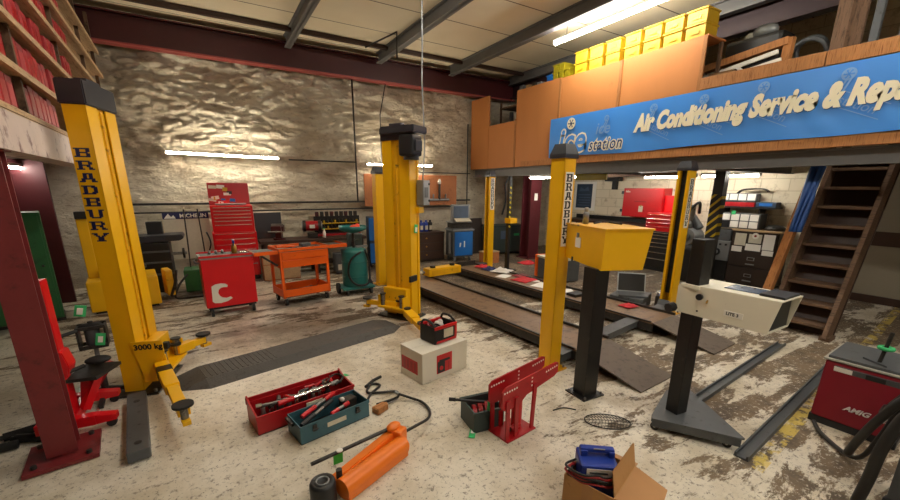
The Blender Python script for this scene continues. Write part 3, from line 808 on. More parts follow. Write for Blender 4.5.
# corners seen from above: near, right, far right, far left
b0 = [(-.063, -.059), (.262, -.197), (.455, .28), (.10, .47)]
t0 = [(-.060, -.062), (.30, -.222), (.49, .27), (.105, .475)]
zb, zt = 1.122, 1.435
lo = [(x, y, zb) for x, y in b0]; hi = [(x, y, zt) for x, y in t0]
lo[2] = (*b0[2], zb + .02); lo[3] = (*b0[3], zb + .02)
for k in range(4): box.quad([lo[k], lo[(k + 1) % 4], hi[(k + 1) % 4], hi[k]], 'yellow')
box.quad(list(reversed(lo)), 'yellow'); box.quad(hi, 'yellow')
bo = box.build('control_box', t)
ld = MB(); e = .012
lid = [Vector((x, y, zt)) for x, y in t0]; cc = sum(lid, Vector()) / 4
o1 = [p + (p - cc).normalized() * e for p in lid]; o2 = [p + Vector((0, 0, .014)) for p in o1]
for k in range(4): ld.quad([o1[k], o1[(k + 1) % 4], o2[(k + 1) % 4], o2[k]], 'yellow_dirty')
ld.quad(o2, 'yellow_dirty'); ld.quad(list(reversed(o1)), 'yellow_dirty'); ld.build('lid', bo)
nL = Vector((b0[0][0] - b0[3][0], b0[0][1] - b0[3][1], 0)).normalized()
ang = math.atan2(nL.y, nL.x); nrm = Vector((nL.y, -nL.x, 0)) 
if nrm.x > 0: nrm = -nrm
T_ = Matrix.Translation(Vector((*b0[3], 0)) + nrm * .003) @ Matrix.Rotation(ang, 4, 'Z')
MB().box((.20, 0, 1.30), (.075, .006, .085), 'paper', mx=T_).box((.19, 0, 1.36), (.03, .007, .04), 'zinc', mx=T_).build('notice_label', bo)
MB().box((.13, 0, 1.145), (.02, .006, .04), 'black_plastic', mx=T_).build('latch', bo)
t = thing('spray_can', 'small grey can standing on top of the yellow lift control box', 'can', (2.80, 2.36, zt + .0145))
MB().lathe([(.026, 0), (.026, .085), (.02, .1), (.012, .105)], 'zinc', seg=16).build('can_body', t)
MB().lathe([(.018, .104), (.018, .135), (.01, .14)], 'fitting', seg=14).build('cap', t)
for k, (x, y, r_) in enumerate(((2.93, 2.33, .3), (3.02, 2.22, 1.2))):
    tag(MB().tube([(-.09, 0, .008), (.0, .0, .008), (.09, .01, .008)], .008, 'dark_steel').build('hand_tool', None, (x, y, zt + .0145), r_), ('dark tool lying on the yellow control box lid, beside the grey can', 'dark tool lying on the yellow control box lid, towards its right edge')[k], 'tool', 'tools on the lift control box')

# ------------------------------------------------------------------ headlamp tester
t = thing('headlamp_tester', 'cream headlamp beam tester on a black post with a grey wedge-shaped base', 'headlight tester', (2.87, 1.40, 0))
mb = MB().prism([(-.26, .03), (-.21, .06), (.24, .22), (.42, .12), (.06, -.44), (.03, -.42)], .014, 'gun', at(0, 0, .098))
mb.beam((-.25, .03, .07), (.04, -.43, .07), .012, .06, 'gun'); mb.beam((-.2, .06, .07), (.40, .17, .07), .012, .06, 'gun'); mb.build('base', t)
for p in ((-.21, .02), (.03, -.36), (.33, .12)):
    MB().cyl((p[0] - .018, p[1], .032), (p[0] + .018, p[1] + .01, .032), .03, 'rubber', seg=16).cyl((p[0] - .022, p[1], .032), (p[0] + .022, p[1] + .01, .032), .01, 'steel', seg=8).build('wheel', t)
MB().box((0, 0, .76), (.115, .095, 1.32), 'black_paint', (0, 0, R(-6)), .006).build('post', t)
bx = MB()
# optic housing: local length along -y (towards the viewer's right)
def shell(bx):
    prof = [(.09, .918), (.06, .895), (-.475, .895), (-.515, 1.105), (.07, 1.10), (.09, 1.08)]
    xs = (-.062, .235)
    A = [(xs[0], y, z) for y, z in prof]; B = [(xs[1], y, z) for y, z in prof]
    n = len(prof)
    for k in range(n):
        if k == 2: continue
        bx.quad([A[k], A[(k + 1) % n], B[(k + 1) % n], B[k]], 'cream')
    bx.quad(A[:], 'cream'); bx.quad(list(reversed(B)), 'cream')
    return prof, xs
shell(bx); hb = bx.build('optic_housing', t)
MB().box2((-.056, -.466, .902), (.229, -.458, 1.09), 'glass_dark').build('lens', hb)
so = hb.modifiers.new('s', 'SOLIDIFY'); so.thickness = .006; so.offset = 0
MB().box2((.03, -.36, 1.102), (.19, -.16, 1.112), 'screen', .003).build('viewing_window', hb)
MB().box2((.0, -.505, 1.106), (.22, -.37, 1.122), 'black_plastic', .006).build('window_flap', hb)
mb = MB().box((.0, 0, 0), (.003, .11, .038), 'paper', mx=at(-.0665, -.28, .965) @ Matrix.Rotation(0, 4, 'Z'))
mb.text('LITE 3', .028, 'black_plastic', at(-.0682, -.238, .956) @ NX, .0006, .001); mb.build('name_plate', hb)
MB().cyl((-.063, -.07, 1.035), (-.085, -.07, 1.035), .016, 'black_plastic').cyl((-.08, -.07, 1.035), (-.092, -.07, 1.035), .022, 'black_plastic').build('adjuster_knob', hb)
MB().cyl((-.063, -.115, 1.02), (-.075, -.115, 1.0), .006, 'brass', seg=8).cyl((-.063, -.06, .93), (-.067, -.06, .93), .007, 'black_plastic', seg=8).build('screw', hb)
MB().cyl((-.06, .09, .93), (-.10, .10, .925), .012, 'steel').cyl((-.08, .095, .925), (-.13, .105, .92), .034, 'black_plastic', seg=8).build('clamp_knob', hb)
MB().box((-.005, 0, 1.09), (.135, .12, .03), 'cream', (0, 0, R(-6)), .006).build('post_collar', hb)
for k, (a, b) in enumerate((((3.13, 1.46), (5.50, 1.66)), ((2.84, .93), (5.42, 1.16)))):
    mb = MB(); A = Vector((*a, 0)); B = Vector((*b, 0)); nn = Vector((-(B - A).y, (B - A).x, 0)).normalized()
    mb.beam(A + Vector((0, 0, .006)), B + Vector((0, 0, .006)), .085, .012, 'gun')
    for s in (-.034, .034): mb.beam(A + nn * s + Vector((0, 0, .022)), B + nn * s + Vector((0, 0, .022)), .012, .024, 'gun')
    tag(mb.build('floor_rail'), ('grey steel floor rail of the headlamp tester, the one nearer the lift ramps', 'grey steel floor rail of the headlamp tester, the one nearer the red welder')[k], 'rail', 'headlamp tester rails')
# ------------------------------------------------------------------ foreground: tool boxes
def tray(mb, L, W, Hh, m, t_=.012, inner=None):
    inner = inner or m
    mb.box2((-L / 2, -W / 2, 0), (L / 2, W / 2, t_), inner)
    mb.box2((-L / 2, -W / 2, 0), (L / 2, -W / 2 + t_, Hh), m, .003); mb.box2((-L / 2, W / 2 - t_, 0), (L / 2, W / 2, Hh), m, .003)
    mb.box2((-L / 2, -W / 2 + t_, 0), (-L / 2 + t_, W / 2 - t_, Hh), m, .003); mb.box2((L / 2 - t_, -W / 2 + t_, 0), (L / 2, W / 2 - t_, Hh), m, .003)
    return mb
def place(x, y, L): return x, y
tb = thing('toolbox', 'long dark red metal toolbox full of sockets and wrenches, left of centre on the floor', 'toolbox', (.45, 3.03, 0), R(9.5))
tray(MB(), .76, .27, .15, 'red_press', .01, 'dark_steel').box2((-.385, .13, .13), (.385, .142, .185), 'red_press', .003).box2((-.385, -.142, .13), (.385, -.13, .153), 'red_press', .003).build('body', tb)
for s in (-1, 1):
    MB().prism([(-.135, .15), (.14, .15), (.14, .20), (.05, .165)], .012, 'red_press', at(s * .374, 0, 0) @ YZ).build('end_panel', tb)
MB().box((.04, -.147, .115), (.13, .006, .04), 'paper_old').build('label_plate', tb)
MB().box((.40, .07, .15), (.06, .05, .003), 'tag_green', (0, .2, .3)).build('inspection_tag', tb)
def on(t, x, y, z):
    a = t.rotation_euler.z; return (t.location.x + x * math.cos(a) - y * math.sin(a), t.location.y + x * math.sin(a) + y * math.cos(a), z)
def spanner(L, m='chrome', w=.016):
    mb = MB().box((0, 0, .005), (L * .8, w, .008), m, None, .003)
    for s in (-1, 1): mb.torus((s * L * .45, 0, .005), L * .055 + .006, .006, m, 14, 6)
    return mb
def socket(r, h, m='chrome'): return MB().lathe([(r * .7, 0), (r, .002), (r, h * .55), (r * .85, h * .6), (r * .85, h), (r * .55, h)], m, seg=14)
# contents, each its own thing
a9 = tb.rotation_euler.z
t = thing('torque_wrench', 'long chrome torque wrench with red grip lying across the dark red toolbox', 'wrench', on(tb, -.03, -.06, .152), a9 + R(5))
MB().cyl((-.06, 0, .016), (.26, 0, .016), .0125, 'chrome', seg=12).build('shaft', t)
MB().cyl((-.18, 0, .016), (-.06, 0, .016), .019, 'red', seg=12).build('grip', t)
MB().cyl((.26, 0, .016), (.30, 0, .016), .019, 'steel', seg=12).box((.31, 0, .018), (.03, .03, .03), 'steel', None, .005).build('head', t)
t = thing('breaker_bar', 'dark steel breaker bar with chrome head at the left end of the red toolbox', 'wrench', on(tb, -.25, -.03, .152), a9 + R(-12))
MB().cyl((-.09, 0, .014), (.12, 0, .014), .011, 'steel', seg=12).build('shaft', t); MB().cyl((-.10, 0, .014), (-.06, 0, .014), .02, 'chrome', seg=12).build('head', t)
lb = ('%s of the row of chrome sockets inside the red toolbox, counted from its left end')
for k in range(9):
    o = socket(.019 + .004 * (k % 3), .10 + .012 * (k % 2), ('steel', 'chrome', 'dark_steel')[k % 3]).build('socket', None, on(tb, -.29 + k * .065, .06 + .012 * ((k * 7) % 3 - 1), .0125), 0)
    tag(o, lb % ordinal(k), 'socket', 'sockets in the red toolbox')
for k in range(5):
    o = spanner(.19 + .02 * (k % 3), ('steel', 'chrome', 'steel')[k % 3]).build('spanner', None, on(tb, -.16 + k * .085, .03 - .02 * (k % 2), .1265 + .013 * (k % 2)), a9 + R(10 - 12 * (k % 3)))
    tag(o, '%s spanner from the left lying on the sockets in the red toolbox' % ordinal(k), 'spanner', 'spanners in the red toolbox')
for k in range(10):
    o = MB().cyl((-.035, 0, .016), (.035, 0, .016), .015, ('chrome', 'dark_steel', 'steel', 'red')[k % 4], seg=12).cyl((.035, 0, .016), (.05, 0, .016), .009, 'chrome', seg=8).build('socket_bit', None, on(tb, -.30 + k * .066, (.02, -.01, .05)[k % 3], .125), a9 + R(37 * k))
    tag(o, '%s loose bit from the left lying among the sockets of the red toolbox' % ordinal(k), 'socket', 'loose bits in the red toolbox')
for k in range(8):
    o = socket(.017 + .004 * (k % 3), .075, ('chrome', 'steel', 'red', 'dark_steel')[k % 4]).build('socket', None, on(tb, -.30 + k * .08, -.105, .0125), 0)
    tag(o, '%s socket from the left along the front wall inside the red toolbox' % ordinal(k), 'socket', 'sockets in the red toolbox')
for k in range(4):
    o = MB().cyl((-.05, 0, .014), (.03, 0, .014), .013, ('red', 'red_press', 'black_plastic', 'red')[k], seg=10).cyl((.03, 0, .014), (.11, 0, .014), .0045, 'steel', seg=8).build('screwdriver', None, on(tb, .1 + k * .055, .085 - .03 * (k % 2), .131 + .015 * (k % 2)), a9 + R(25 * k))
    tag(o, '%s screwdriver from the left at the right end of the red toolbox' % ordinal(k), 'screwdriver', 'screwdrivers in the red toolbox')
o = MB().tube([(.22, .03, .16), (.30, .09, .175), (.345, .06, .18), (.34, -.02, .18), (.25, -.07, .165)], .008, 'hose').build('hose', None, on(tb, 0, 0, 0), a9)
tag(o, 'short black hose looped in the right end of the red toolbox', 'hose')

tg = thing('toolbox', 'open slate blue metal toolbox in front of the long red toolbox', 'toolbox', (.585, 2.735, 0), R(12))
tray(MB(), .545, .235, .14, 'blue_box', .008, 'black_paint').box2((-.275, -.121, .118), (.275, -.115, .142), 'blue_box').build('body', tg)
for s in (-1, 1):
    MB().box((s * .17, -.123, .10), (.03, .014, .05), 'dark_steel', None, .003).cyl((s * .17 - .02, -.131, .09), (s * .17 + .02, -.131, .09), .006, 'dark_steel', seg=8).build('latch', tg)
MB().box((.0, -.1185, .075), (.15, .003, .035), 'paper_old').build('label_plate', tg)
MB().box((-.285, .04, .12), (.02, .12, .025), 'black_paint', None, .003).build('hinge_bracket', tg)
ag = tg.rotation_euler.z
for k, (x, y, z, r_, m, L) in enumerate(((-.06, .045, .155, 22, 'red', .34), (-.10, -.02, .135, 25, 'black_plastic', .33), (.06, -.06, .12, 10, 'red', .16))):
    t = thing('grip_tool', ('red handled long tool resting on the rim of the slate blue toolbox', 'black handled long tool inside the slate blue toolbox, beneath the red one', 'short red handled tool at the front of the slate blue toolbox')[k], 'hand tool', on(tg, x, y, z), ag + R(r_), 'tools in the slate blue toolbox')
    MB().cyl((-L / 2, 0, 0), (-L * .1, 0, .01), .017, m, seg=12).build('grip', t)
    MB().cyl((-L * .1, 0, .01), (L * .2, 0, .015), .012, 'steel', seg=12).build('shaft', t)
    MB().cyl((L * .2, 0, .015), (L / 2, 0, .02), .017, m, seg=12).build('handle_end', t)
o = MB().sphere((0, 0, .018), .018, 'paper').cyl((0, 0, 0), (.0, .05, 0), .01, 'chrome', seg=10).build('knob_tool', None, on(tg, .11, .0, .142), ag); tag(o, 'white knobbed tool in the middle of the slate blue toolbox', 'hand tool')
for k in range(3):
    o = spanner(.2, 'dark_steel').build('spanner', None, on(tg, -.05 + .1 * k, .02 * (k - 1), .009 + .011 * k), ag + R(15 * k)); tag(o, '%s dark spanner at the bottom of the slate blue toolbox, counted from its left' % ordinal(k), 'spanner', 'spanners in the slate blue toolbox')
o = MB().box((0, 0, .07), (.12, .08, .12), 'dark_steel', (0, .1, .2), .01).build('tool_block', None, on(tg, .17, .03, .009), ag); tag(o, 'dark steel block in the right end of the slate blue toolbox', 'tool')
# cable and scraper by the toolboxes
o = MB().tube([(.90, 2.84, .012), (1.0, 2.98, .012), (1.12, 3.08, .012), (1.06, 3.14, .012), (.98, 3.02, .012), (1.08, 2.94, .02), (1.2, 2.90, .014), (1.17, 2.81, .012), (.98, 2.79, .012)], .011, 'hose').build('lead')
tag(o, 'black lead looped on the floor to the right of the toolboxes', 'cable')
o = MB().tube([(1.0, 3.12, .012), (1.1, 3.2, .012), (1.19, 3.24, .012)], .014, 'hose').build('lead'); tag(o, 'short stiff black lead end pointing away behind the looped lead', 'cable')
t = thing('wooden_scraper', 'wooden handled scraper on the floor at the end of the slate blue toolbox', 'scraper', (.98, 2.70, 0), R(20))
MB().prism([(-.06, -.04), (.05, -.035), (.07, 0), (.05, .035), (-.06, .04)], .05, 'plank', at(0, 0, .026), .006).build('handle', t)
MB().cyl((.06, 0, .026), (.2, .02, .012), .006, 'steel', seg=8).build('blade', t)

# ------------------------------------------------------------------ orange hydraulic jack
t = thing('hydraulic_jack', 'orange long hydraulic jack lying on the floor in the foreground', 'jack', (.40, 1.93, 0), R(23))
mb = MB().cyl((.05, -.01, .064), (.56, -.01, .064), .062, 'orange_jack', seg=26).cyl((.56, -.01, .064), (.575, -.01, .064), .05, 'orange_jack', seg=26)
mb.prism([(-.055, 0.002), (.055, 0.002), (.062, .06), (-.062, .06)], .50, 'orange_jack', at(.305, -.01, 0) @ YZ, .004); mb.build('ram_body', t)
mb = MB().prism([(.05, .02), (.50, .03), (.55, .10), (.55, .135), (.05, .085)], .065, 'orange_jack', at(0, .085, 0) @ XZ, .008); mb.build('beam', t)
MB().lathe([(.066, 0), (.072, .01), (.072, .135), (.066, .15), (.045, .152), (.042, .148), (.0, .148)], 'black_plastic', (-.034, .047, 0)).torus((-.034, .047, .151), .034, .005, 'zinc').build('ram_foot', t)
MB().cyl((.09, .06, .08), (.09, .06, .14), .018, 'dark_steel').build('filler_cap', t)
MB().box((.585, .05, .09), (.09, .09, .12), 'orange_jack', (0, 0, .2), .015).build('pump_block', t)
MB().sphere((.575, .085, .155), .05, 'orange_jack', (1.15, .8, .55)).build('pump_head', t)
MB().cyl((.55, .095, .15), (.029, .245, .125), .0125, 'dark_steel', seg=12).build('pump_handle', t)
MB().tube([(.62, .04, .10), (.76, .03, .09), (.92, .06, .05), (1.05, .15, .02), (1.11, .28, .02), (1.09, .40, .03), (1.04, .48, .06)], .011, 'hose').cyl((1.04, .48, .06), (1.03, .51, .075), .013, 'zinc', seg=10).build('hose', t)
MB().box((.19, .197, .095), (.06, .004, .09), 'tag_lime', (.1, 0, -.35)).cyl((.2, .19, .142), (.2, .19, .149), .02, 'paper', seg=12).build('inspection_tag', t)

# ------------------------------------------------------------------ white printed box with a tool bag on it
t = thing('packing_box', 'white printed box with red pictures standing mid-floor under a tool bag', 'box', (1.465, 2.91, 0), R(11))
L, W, Hb = .56, .34, .295
mb = MB().box2((0, 0, 0), (L, W, Hb), 'white_card', .004); mb.build('box_body', t)
MB().box2((0, .0, Hb), (L, W / 2 - .003, Hb + .004), 'white_card').box2((0, W / 2 + .003, Hb), (L, W, Hb + .004), 'white_card').build('top_flaps', t)
mb = MB().box2((.17, -.002, .05), (.36, .001, .235), 'red'); mb.box2((.18, -.003, .055), (.27, -.001, .17), 'black_plastic'); mb.box2((.20, -.004, .16), (.33, -.002, .185), 'black_plastic')
mb.cyl((.225, -.003, .10), (.225, -.0045, .10), .022, 'red', seg=16).box2((.31, -.004, .06), (.325, -.002, .15), 'red_press'); mb.build('front_picture', t)
mb = MB().box2((-.002, .07, .07), (.001, .32, .20), 'red')
for k in range(4): mb.box2((-.003, .09 + k * .055, .085), (-.001, .125 + k * .055, .18), 'red_press')
mb.build('side_picture', t)
tbz = Hb + .0045
t = thing('tool_bag', 'black and red open tool bag full of bits on top of the white box', 'bag', on(t, .36, .20, tbz), R(13))
L, W, Hb = .28, .21, .17
MB().box2((-L / 2, -W / 2, 0), (L / 2, W / 2, .02), 'black_plastic', .008).build('base', t)
mb = MB()
for s in (-1, 1):
    mb.box2((-L / 2, s * W / 2 - .006, .015), (L / 2, s * W / 2 + .006, Hb), 'rubber', .005); mb.box2((s * L / 2 - .006, -W / 2, .015), (s * L / 2 + .006, W / 2, Hb), 'rubber', .005)
mb.build('sides', t)
mb = MB()
for s in (-1, 1):
    mb.box2((-L / 2 - .004, s * W / 2 - .011, Hb - .025), (L / 2 + .004, s * W / 2 + .011, Hb + .004), 'red', .004)
    mb.box2((-L / 2 + .02, s * W / 2 - .009, .005), (L / 2, s * W / 2 + .009, .03), 'red', .003)
mb.box2((L / 2 - .025, -W / 2 - .010, .02), (L / 2 + .004, -W / 2, Hb), 'red', .003)
mb.build('piping', t)
MB().box2((-.03, -W / 2 - .012, .05), (.09, -W / 2 - .005, .135), 'paper_old', .002).build('badge', t)
MB().tube([(-.13, -.1, Hb), (-.145, -.05, Hb + .05), (-.14, .05, Hb + .05), (-.13, .1, Hb)], .011, 'rubber').tube([(.13, -.1, Hb), (.11, -.05, Hb + .055), (.11, .05, Hb + .055), (.13, .1, Hb)], .011, 'rubber').build('handle', t)
bag = t
for k, (x, y, m, n_, lab) in enumerate(((.03, .02, 'paper', 'rag', 'white rag bundled in the top of the tool bag'), (-.07, .03, 'cable_red', 'cable_coil', 'coil of red cable in the tool bag, at its left end'), (-.06, -.04, 'black_plastic', 'cable_coil', 'coil of black cable at the front left of the tool bag'))):
    if n_ == 'rag':
        mb = MB().sphere((0, 0, .05), .05, 'cloth_white', (1, .8, .75)).sphere((.03, .02, .075), .03, 'cloth_white').sphere((-.03, 0, .08), .027, 'cloth_white')
    else:
        mb = MB()
        for q in range(4): mb.torus((.004 * q, .003 * q, .02 + .016 * q), .038, .009, m, 16, 6, Matrix.Rotation(.25 * (q - 1), 4, 'X'))
    tag(mb.build(n_, None, on(bag, x, y, tbz + .075 + .0), R(13)), lab, n_.replace('_', ' '), 'contents of the tool bag')
tag(MB().box((0, 0, .045), (.24, .17, .06), 'dark_steel', None, .01).build('tool_roll', None, on(bag, 0, 0, tbz + .02 - .015 + .001), R(13)), 'dark tool roll at the bottom of the tool bag', 'tool roll', 'contents of the tool bag')

# ------------------------------------------------------------------ red pipe bender with its crate of formers
t = thing('pipe_bender', 'red upright hydraulic pipe bender with two perforated wing plates', 'pipe bender', (1.74, 1.965, 0), R(7))
MB().box2((-.16, -.10, 0), (.14, .10, .012), 'red_press', .002).build('base_plate', t)
for s in (-1, 1):
    mb = MB(); y = s * .065
    prof = [(-.20, .27), (-.20, .40), (-.17, .425), (.37, .465), (.40, .455), (.40, .38), (.36, .355), (.05, .30), (-.03, .245), (-.17, .245)]
    mb.prism(prof, .012, 'red_press', at(0, y, 0) @ XZ)
    mb.build('wing_plate', t)
    h = MB()
    for k in range(6): h.cyl((.38 - k * .024, y - .0068, .435 - k * .003), (.38 - k * .024, y + .0068, .435 - k * .003), .0075, 'paper', seg=10)
    for k in range(6): h.cyl((-.18 + k * .024, y - .0068, .385 + k * .0015), (-.18 + k * .024, y + .0068, .385 + k * .0015), .0075, 'paper', seg=10)
    for k in range(3): h.cyl((.1 + .0 * k, y - .0068, .36 + k * .03), (.1, y + .0068, .36 + k * .03), .0075, 'paper', seg=10)
    h.build('pin_holes', t)
    for x0, x1 in ((-.145, -.15), (-.055, -.06)): MB().beam((x0, y + s * .012, .012), (x1, y + s * .012, .32), .035, .012, 'red_press', up=(0, 1, 0)).build('strut', t)
    MB().beam((.115, y + s * .012, .012), (.13, y + s * .012, .37), .035, .012, 'red_press', up=(0, 1, 0)).build('strut', t)
MB().cyl((.03, 0, .012), (.03, 0, .27), .04, 'red', seg=18).cyl((.03, 0, .27), (.03, 0, .33), .02, 'chrome').box((.03, 0, .30), (.11, .11, .012), 'red_press').build('hydraulic_ram', t)
MB().cyl((-.06, -.03, .04), (.03, -.03, .05), .02, 'red', seg=12).cyl((-.09, -.03, .035), (-.06, -.03, .04), .013, 'dark_steel', seg=10).build('pump', t)
cr = thing('plastic_crate', 'dark green plastic crate of red formers beside the red pipe bender', 'crate', (1.595, 2.165, 0), R(-8))
mb = tray(MB(), .25, .235, .165, 'dkgreen', .012); mb.box2((-.135, -.128, .15), (.135, -.115, .168), 'dkgreen').box2((-.135, .115, .15), (.135, .128, .168), 'dkgreen'); mb.build('crate_body', cr)
for k in range(4):
    mb = MB()
    for a in range(10):
        p = PI * (a + .5) / 10; mb.box((math.cos(p) * .072, 0, math.sin(p) * .055), (.03, .032, .02), 'red_press', (0, -p + PI / 2, 0), .003)
    tag(mb.build('bending_former', None, on(cr, -.07 + .048 * k, -.01, .085 + .004 * k), R(72 - 8)), '%s red bending former in the green crate, counted from its left side' % ordinal(k), 'former', 'bending formers in the green crate')
tag(MB().box((0, 0, .03), (.21, .19, .06), 'dark_steel', None, .01).build('steel_block', None, on(cr, 0, 0, .0125), R(-8)), 'dark steel parts filling the bottom of the green crate', 'steel part')
t = thing('crate_handle_bar', 'black pump handle bar laid across the left rim of the green crate', 'handle', on(cr, -.1, .03, .178), R(-35))
MB().cyl((-.10, 0, .012), (.12, 0, .002), .011, 'black_plastic', seg=12).build('bar', t); MB().cyl((-.15, 0, .014), (-.10, 0, .012), .014, 'rubber', seg=12).build('grip', t)
tag(MB().box((0, 0, .004), (.12, .045, .003), 'tag_green', (0, .06, 0)).box((.02, 0, .006), (.05, .028, .002), 'paper', (0, .06, 0)).build('inspection_tag', None, (1.445, 2.07, 0.002), R(50)), 'green inspection tag on the floor at the front of the green crate', 'tag', 'green inspection tags')
tag(MB().box((0, 0, .03), (.004, .035, .075), 'tag_green', (0, .15, 0)).build('inspection_tag', None, (1.575, 2.045, .168), R(40)), 'green inspection tag standing at the crate rim against the pipe bender', 'tag', 'green inspection tags')

# ------------------------------------------------------------------ carton with blue charger
t = thing('carton', 'open brown cardboard carton holding a blue battery charger, right foreground', 'carton', (1.675, 1.155, 0), R(17))
L, W, Hb = .33, .27, .24
c1 = tray(MB(), L, W, Hb, 'cardboard', .006, 'cardboard_in'); c1.build('box_body', t)
MB().box2((-L / 2 - .001, -.03, 0), (-L / 2 - .0005, .03, Hb), 'cardboard_in').box2((-.1, -W / 2 - .002, .0), (-.06, -W / 2 - .0005, Hb), 'cardboard_in').build('tape', t)
# the side nearest the right: one flap up, one flap out
mb = MB().quad([(-L / 2 + .01, -W / 2 + .003, Hb), (L / 2, -W / 2 + .003, Hb), (L / 2 + .02, -W / 2 + .03, Hb + .125), (-L / 2 + .03, -W / 2 + .03, Hb + .125)], 'cardboard')
mb.quad([(-L / 2 + .01, -W / 2 + .008, Hb), (-L / 2 + .03, -W / 2 + .035, Hb + .125), (L / 2 + .02, -W / 2 + .035, Hb + .125), (L / 2, -W / 2 + .008, Hb)], 'cardboard'); mb.build('flap', t)
mb = MB(); v = [(-L / 2 + .01, -W / 2, Hb - .002), (L / 2, -W / 2, Hb - .002), (L / 2 + .0, -W / 2 - .17, Hb - .06), (-L / 2 + .02, -W / 2 - .19, Hb - .07)]
mb.quad(v, 'cardboard_in'); mb.quad([(a, b, c - .005) for a, b, c in reversed(v)], 'cardboard_in'); mb.build('flap', t)
mb = MB(); v = [(L / 2, -W / 2, Hb - .002), (L / 2, W / 2, Hb - .002), (L / 2 + .13, W / 2 - .02, Hb - .07), (L / 2 + .13, -W / 2 + .02, Hb - .07)]
mb.quad(v, 'cardboard_in'); mb.quad([(a, b, c - .005) for a, b, c in reversed(v)], 'cardboard_in'); mb.build('flap', t)
ca = t
t = thing('battery_charger', 'blue battery charger with a white label sitting in the brown carton', 'charger', on(ca, .0, .025, .0065), R(-38))
MB().box2((-.10, -.08, 0), (.10, .09, .30), 'blue_bottle', .015).build('case', t)
MB().box2((-.09, .0, .295), (-.05, .06, .335), 'blue_bottle', .01).box2((.06, .0, .295), (.095, .06, .335), 'blue_bottle', .01).box2((-.09, .01, .32), (.095, .05, .345), 'blue_bottle', .01).build('handle', t)
mb = MB().box2((-.07, -.083, .19), (.06, -.079, .285), 'paper'); 
for k in range(3): mb.box2((-.055, -.085, .205 + k * .026), (.04, -.082, .215 + k * .026), ('cable_red', 'gun', 'gun')[k])
mb.build('label', t)
MB().cyl((-.02, .01, .345), (.04, .01, .345), .004, 'steel', seg=8).build('screw_rail', t)
for k in range(6):
    z = .235 + .009 * k; r_ = .02 * (k % 3)
    o = MB().tube([(-.10 + r_, .12, z + .0), (-.165, .09 + r_, z + .02), (-.18, .03, z + .02), (-.16 + r_ * .5, -.04, z + .03), (-.12, -.09 + r_ * .4, z + .02), (-.05 + r_, -.115, z + .0), (-.01, -.10, z - .08)], .0065, ('cable_red', 'hose')[k % 2]).build('jump_lead', None, on(ca, 0, 0, 0), R(17))
    tag(o, '%s strand from the bottom of the leads draped over the carton edge' % ordinal(k), 'cable', 'charger leads')

# flattened wire guard on the floor
t = MB()
cx = []; 
for k in range(15):
    f = -1 + 2 * (k + .5) / 15; h_ = .10 * math.sqrt(max(0, 1 - f * f))
    t.tube([(f * .17, -h_, .012), (f * .17 + .03, 0, .022), (f * .17, h_, .012)], .002, 'mesh_wire', 4, 3)
for k in range(5):
    y = -.08 + .04 * k; l_ = .17 * math.sqrt(max(0, 1 - (y / .1) ** 2)); t.tube([(-l_, y, .013), (0, y, .022), (l_, y, .013)], .002, 'mesh_wire', 4, 3)
t.tube([(.17 * math.cos(a / 20 * 2 * PI), .10 * math.sin(a / 20 * 2 * PI), .012) for a in range(21)], .0045, 'mesh_wire', 6, 1)
tag(t.build('wire_guard', None, (2.42, 1.66, 0), R(-38)), 'oval dark wire guard lying flat on the floor behind the carton', 'wire guard')
tag(MB().tube([(-.1, .0, .006), (0, .03, .006), (.09, -.01, .006)], .005, 'hose').build('cable_scrap', None, (2.27, 1.95, 0), R(-25)), 'short scrap of black cable on the floor by the console pedestal', 'cable')

# ------------------------------------------------------------------ red welder at the right
t = thing('welder', 'dark red welding machine with white slanted lettering at the right', 'welder', (3.87, .66, 0), R(3))
mb = MB().prism([(-.04, .06), (.50, .06), (.50, .5), (.03, .5)], .45, 'mig_red', XZ, .008); mb.build('case', t)
MB().box2((-.03, -.235, .0), (.52, .235, .06), 'black_plastic', .006).build('base', t)
MB().box2((.02, -.24, .5), (.53, .24, .515), 'fitting', .003).box2((.04, -.22, .515), (.52, .22, .535), 'gun', .004).build('lid', t)
mb = MB(); fr = Matrix.Translation((.023, 0, .44)) @ Matrix.Rotation(R(-9), 4, 'Y')
mb.box((-.0, -.02, 0), (.012, .38, .06), 'gun', mx=fr).box((-.006, .12, .01), (.008, .10, .035), 'paper', mx=fr).box((-.006, -.05, .01), (.008, .1, .035), 'black_plastic', mx=fr)
mb.build('control_panel', t)
mb = MB(); fr2 = Matrix.Translation((-.022, 0, .19)) @ Matrix.Rotation(R(-9), 4, 'Y') @ NX
mb.text('AMIG', .055, 'mig_white', fr2 @ at(-.06, -.02, .006), .001, .002, .35); mb.text('MP', .055, 'mig_white', fr2 @ at(.11, -.02, .006), .001, .002, .35); mb.text('welder', .026, 'mig_white', fr2 @ at(-.05, -.055, .006), .001, .001, .3)
mb.build('lettering', t)
wl = t
t = thing('gas_torch', 'small torch stand with a green collar on the welder lid', 'torch', on(wl, .13, -.03, .536), 0)
MB().prism([(-.06, -.05), (.08, -.02), (.02, .09)], .012, 'gun', at(0, 0, .006)).build('foot', t)
MB().cyl((0, 0, .01), (.01, -.02, .24), .012, 'dark_steel', seg=12).build('stem', t); MB().torus((.005, -.012, .12), .034, .014, 'tag_green', 18, 8).build('collar', t)
t = thing('power_pack_stand', 'dark grey box stand with yellow tape at the right picture edge', 'stand', (3.22, .13, 0), R(-6))
MB().box2((-.16, -.19, .06), (.17, .17, .62), 'gun', .01).build('cabinet', t)
MB().box2((-.17, -.2, .62), (.18, .18, .66), 'zinc', .008).build('top', t)
MB().box2((-.17, -.2, 0), (.18, .18, .06), 'black_plastic', .006).build('plinth', t)
